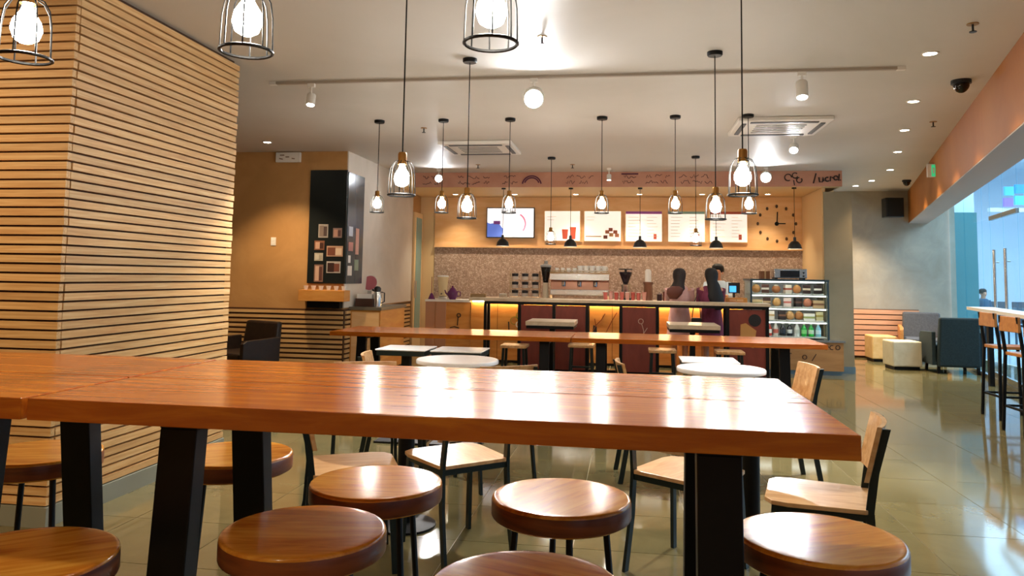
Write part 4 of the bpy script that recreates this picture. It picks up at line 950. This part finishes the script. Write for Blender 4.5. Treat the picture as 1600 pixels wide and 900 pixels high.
gs = thing('exit_sign', 'small green lit exit sign on the bulkhead side', 'sign', (gx, 10.35, 2.70))
MB().box(-.10, -.012, 0, 0, .012, .17).build('box', whitepaint_m, gs); MB().box(-.05, -.016, .01, -.005, -.012, .16).build('green_face', mat('exit_green', '#2f9a63', .4, emit='#2f9a63', strength=.8), gs); MB().box(-.035, -.018, .05, -.018, -.016, .12).build('figure_mark', white_m, gs); MB().box(-.08, -.02, .17, -.02, .02, .185).build('bracket', steel_m, gs)

# ------------------------------------------------------------------ people
def skin_body(name, joints, edges, m, parent, sub=2):
    me = bpy.data.meshes.new(name); me.from_pydata([j[0] for j in joints], edges, []); me.materials.append(m)
    o = obj(name, me, parent)
    me.skin_vertices.new() if hasattr(me.skin_vertices, 'new') else None
    md = o.modifiers.new('skin', 'SKIN'); md.use_smooth_shade = True
    if not me.skin_vertices:
        bpy.context.view_layer.objects.active = o
    sv = me.skin_vertices[0].data
    for i, j in enumerate(joints):
        r = j[1]; sv[i].radius = r if isinstance(r, tuple) else (r, r); sv[i].use_root = (i == 0)
    o.modifiers.new('subsurf', 'SUBSURF').levels = sub; o.modifiers['subsurf'].render_levels = sub
    return o
def human(label, loc, rotz, h, cloth, hairm, hairlen, arms, skirt=True, cat='person', apron=None, sweep=0., tips=None):
    """faces +Y, origin on the floor; arms gives elbow and wrist of left (-x) and right arm"""
    t = thing('person', label, 'person', loc, rotz)
    k = h/1.6
    J = []; E = []
    def j(p, r, par=None):
        J.append((tuple(c*k for c in p), r*k)); i = len(J)-1
        if par is not None: E.append((par, i))
        return i
    pel = j((0, 0, .88), .125); bel = j((0, .01, 1.0), .11, pel); che = j((0, 0, 1.2), .125, bel); nb = j((0, -.01, 1.32), .075, che); nk = j((0, .005, 1.39), .048, nb); hd = j((0, .02, 1.46), .075, nk); ht = j((0, .015, 1.54), .078, hd)
    nose = j((0, .095, 1.47), .02, hd)
    for s in (-1, 1):
        hip = j((s*.085, 0, .82), .088, pel); kn = j((s*.085, .01, .46), .055, hip); an = j((s*.085, -.02, .08), .036, kn); toe = j((s*.09, .13, .03), .03, an)
        sh = j((s*.165, -.01, 1.29), .052, che); el_, wr_ = arms[0 if s < 0 else 1]
        el = j(el_, .036, sh); wr = j(wr_, .026, el)
        d = (Vector(wr_)-Vector(el_)).normalized(); pa = Vector(wr_)+d*.05; pm = j(tuple(pa), .03, wr)
        side = d.cross(Vector((0, 0, 1))).normalized()
        for q, L_ in ((-1.5, .06), (-.5, .075), (.5, .07), (1.5, .055)):
            b_ = pa+side*q*.016+d*.02; a1 = j(tuple(b_), .011, pm); j(tuple(b_+d*L_-Vector((0, 0, .02))), .008, a1)
        th = pa-side*.035-d*.01; a1 = j(tuple(th), .011, pm); j(tuple(th+d*.04-side*.015), .009, a1)
    skin_body('body', J, E, skin_m, t)
    # clothing follows the torso
    hem = .42 if skirt else .80
    rings = [(0, 0, z*k, rx*k, ry*k) for z, rx, ry in ([(hem, .21, .17), (.62, .195, .16)] if skirt else [(hem, .165, .135)])+[(.84, .175, .145), (.98, .15, .128), (1.1, .155, .128), (1.22, .172, .13), (1.30, .165, .105), (1.345, .10, .075)]]
    MB().loft(rings, 20).build('dress' if skirt else 'shirt', cloth, t, smooth=True)
    for s, (el_, wr_) in zip((-1, 1), arms):
        sh = Vector((s*.16, -.01, 1.29))*k; e = Vector(el_)*k; wv = Vector(wr_)*k
        MB().tube([sh, (sh+e)/2, e, e+(wv-e)*.6], [.072*k, .06*k, .052*k, .042*k], 10).build('sleeve', cloth, t, smooth=True)
    if not skirt:
        for s in (-1, 1): MB().tube([(s*.085*k, 0, .84*k), (s*.085*k, .01, .46*k), (s*.085*k, -.02, .07*k)], [.10*k, .07*k, .055*k], 10).build('trouser_leg', mat('dark_trousers', '#22242a', .8), t, smooth=True)
    for s in (-1, 1):
        MB().loft([(s*.09*k, .05*k, 0, .04*k, .10*k), (s*.09*k, .05*k, .03*k, .042*k, .102*k), (s*.088*k, .01*k, .07*k, .036*k, .06*k)], 12).build('shoe', darkplastic_m, t, smooth=True)
    hr = [(0, -.005, 1.625, .03, .03), (0, -.005, 1.612, .066, .07), (0, -.012, 1.58, .094, .1), (0, -.02, 1.53, .104, .104), (0, -.03, 1.48, .1, .095), (0, -.045, 1.42, .086, .075)]
    if hairlen > 0:
        f = hairlen/.4
        hr += [(sweep*.3, -.07, 1.36, .098, .07), (sweep*.6, -.105, 1.40-hairlen*.5, .125, .055), (sweep, -.13, 1.40-hairlen*.8, .105, .045), (sweep*1.2, -.135, 1.40-hairlen, .05, .02)]
    else: hr = hr[:5]
    hb_ = MB().loft([(a*k, b*k, z*k, rx*k, ry*k) for a, b, z, rx, ry in hr], 18).build('hair', hairm, t, smooth=True)
    if tips:
        MB().loft([(a*k, b*k, z*k, rx*k, ry*k) for a, b, z, rx, ry in [(sweep*.7, -.112, 1.34, .07, .045), (sweep*1.0, -.125, 1.30, .128, .062), (sweep*1.3, -.14, 1.22, .12, .05), (sweep*1.6, -.145, 1.14, .06, .025)]], 16).build('hair_tips', tips, hb_, smooth=True)
    for s in (-1, 1):
        MB().ball((s*.032*k, .088*k, 1.495*k), .009*k, 8, 6).build('eye', darkplastic_m, t); MB().ball((s*.082*k, .005*k, 1.475*k), (.012*k, .022*k, .03*k), 8, 6).build('ear', skin_m, t)
    MB().ball((0, .092*k, 1.435*k), (.024*k, .008*k, .007*k), 10, 6).build('mouth', mat('lips', '#a1514a', .5), t)
    if apron: MB().loft([(0, .0, .55*k, .17*k, .15*k), (0, 0, .9*k, .178*k, .15*k), (0, 0, 1.18*k, .16*k, .136*k)], 18).build('apron', apron, t, smooth=True)
    return t
pinkc = textured('pale_pink_dress', '#c99a94', '#d9b0aa', .8, nscale=6.); maroon = textured('maroon_dress', '#6d2a44', '#86395a', .8, (3, 3, 1), 5.)
human('woman in a pale pink dress with brown tipped hair at the counter, from behind', (.74, 11.52, 0), R(-10), 1.49, pinkc, hairb_m, .20, (((-.19, .05, 1.08), (-.14, .22, 1.04)), ((.17, .07, 1.08), (.12, .24, 1.06))), sweep=-.05, tips=mat('auburn_tips', '#5a2716', .55))
human('woman in a maroon dress with long black hair at the counter, from behind', (1.19, 11.50, 0), R(12), 1.50, maroon, hair_m, .42, (((-.165, .08, 1.08), (-.11, .24, 1.06)), ((.19, .08, 1.08), (.14, .23, 1.06))), sweep=.06)
hb = thing('shoulder_bag', 'small black shoulder bag hanging between the two women', 'bag', (.965, 11.34, .60))
MB().box(-.07, -.04, 0, .07, .04, .20).build('pouch', mat('bag_black', '#15161a', .5), hb, bevel=.015); MB().tube([(-.06, 0, .2), (-.03, .0, .42), (.02, 0, .55), (.05, 0, .42), (.06, 0, .2)], .007, 6).build('strap', mat('bag_black', '#15161a', .5), hb); MB().box(-.07, -.046, .11, .07, -.04, .19).build('flap', darkplastic_m, hb)
human('cashier in a pale blue shirt behind the counter, face turned to the customers', (1.44, 12.88, 0), R(165), 1.59, mat('pale_blue_shirt', '#c8dcec', .7), hair_m, 0, (((-.2, .12, 1.08), (-.16, .30, 1.10)), ((.2, .12, 1.08), (.14, .30, 1.12))), skirt=False, apron=mat('blue_apron', '#3f7fb0', .7))
human('passer by in dark blue clothes out in the mall beyond the glass', (7.62, 18.0, -.02), R(200), 1.25, mat('navy_clothes', '#1d4a66', .8), hair_m, 0, (((-.22, .02, 1.02), (-.2, .1, .8)), ((.22, .02, 1.02), (.2, .1, .8))), skirt=False)

# dark mall chairs seen through the glass
for i, x in enumerate((8.15, 8.65, 9.15)):
    t = thing('mall_chair', 'dark chair outside in the mall, %s from the left' % ORD[i], 'chair', (x, 18.3, -.02), R(180+8*i), 'chairs out in the mall')
    mm = mat('mall_chair_dark', '#3a4a58', .6)
    MB().box(-.2, -.2, .44, .2, .2, .48).build('seat', mm, t); MB().box(-.2, -.24, .5, .2, -.2, .98).build('backrest', mm, t)
    for sx in (-1, 1):
        for sy in (-1, 1): MB().box(sx*.17-.015, sy*.17-.015, 0, sx*.17+.015, sy*.17+.015, .44).build('leg', mm, t)
        MB().box(sx*.17-.015, -.225, .46, sx*.17+.015, -.205, .9).build('back_post', mm, t)
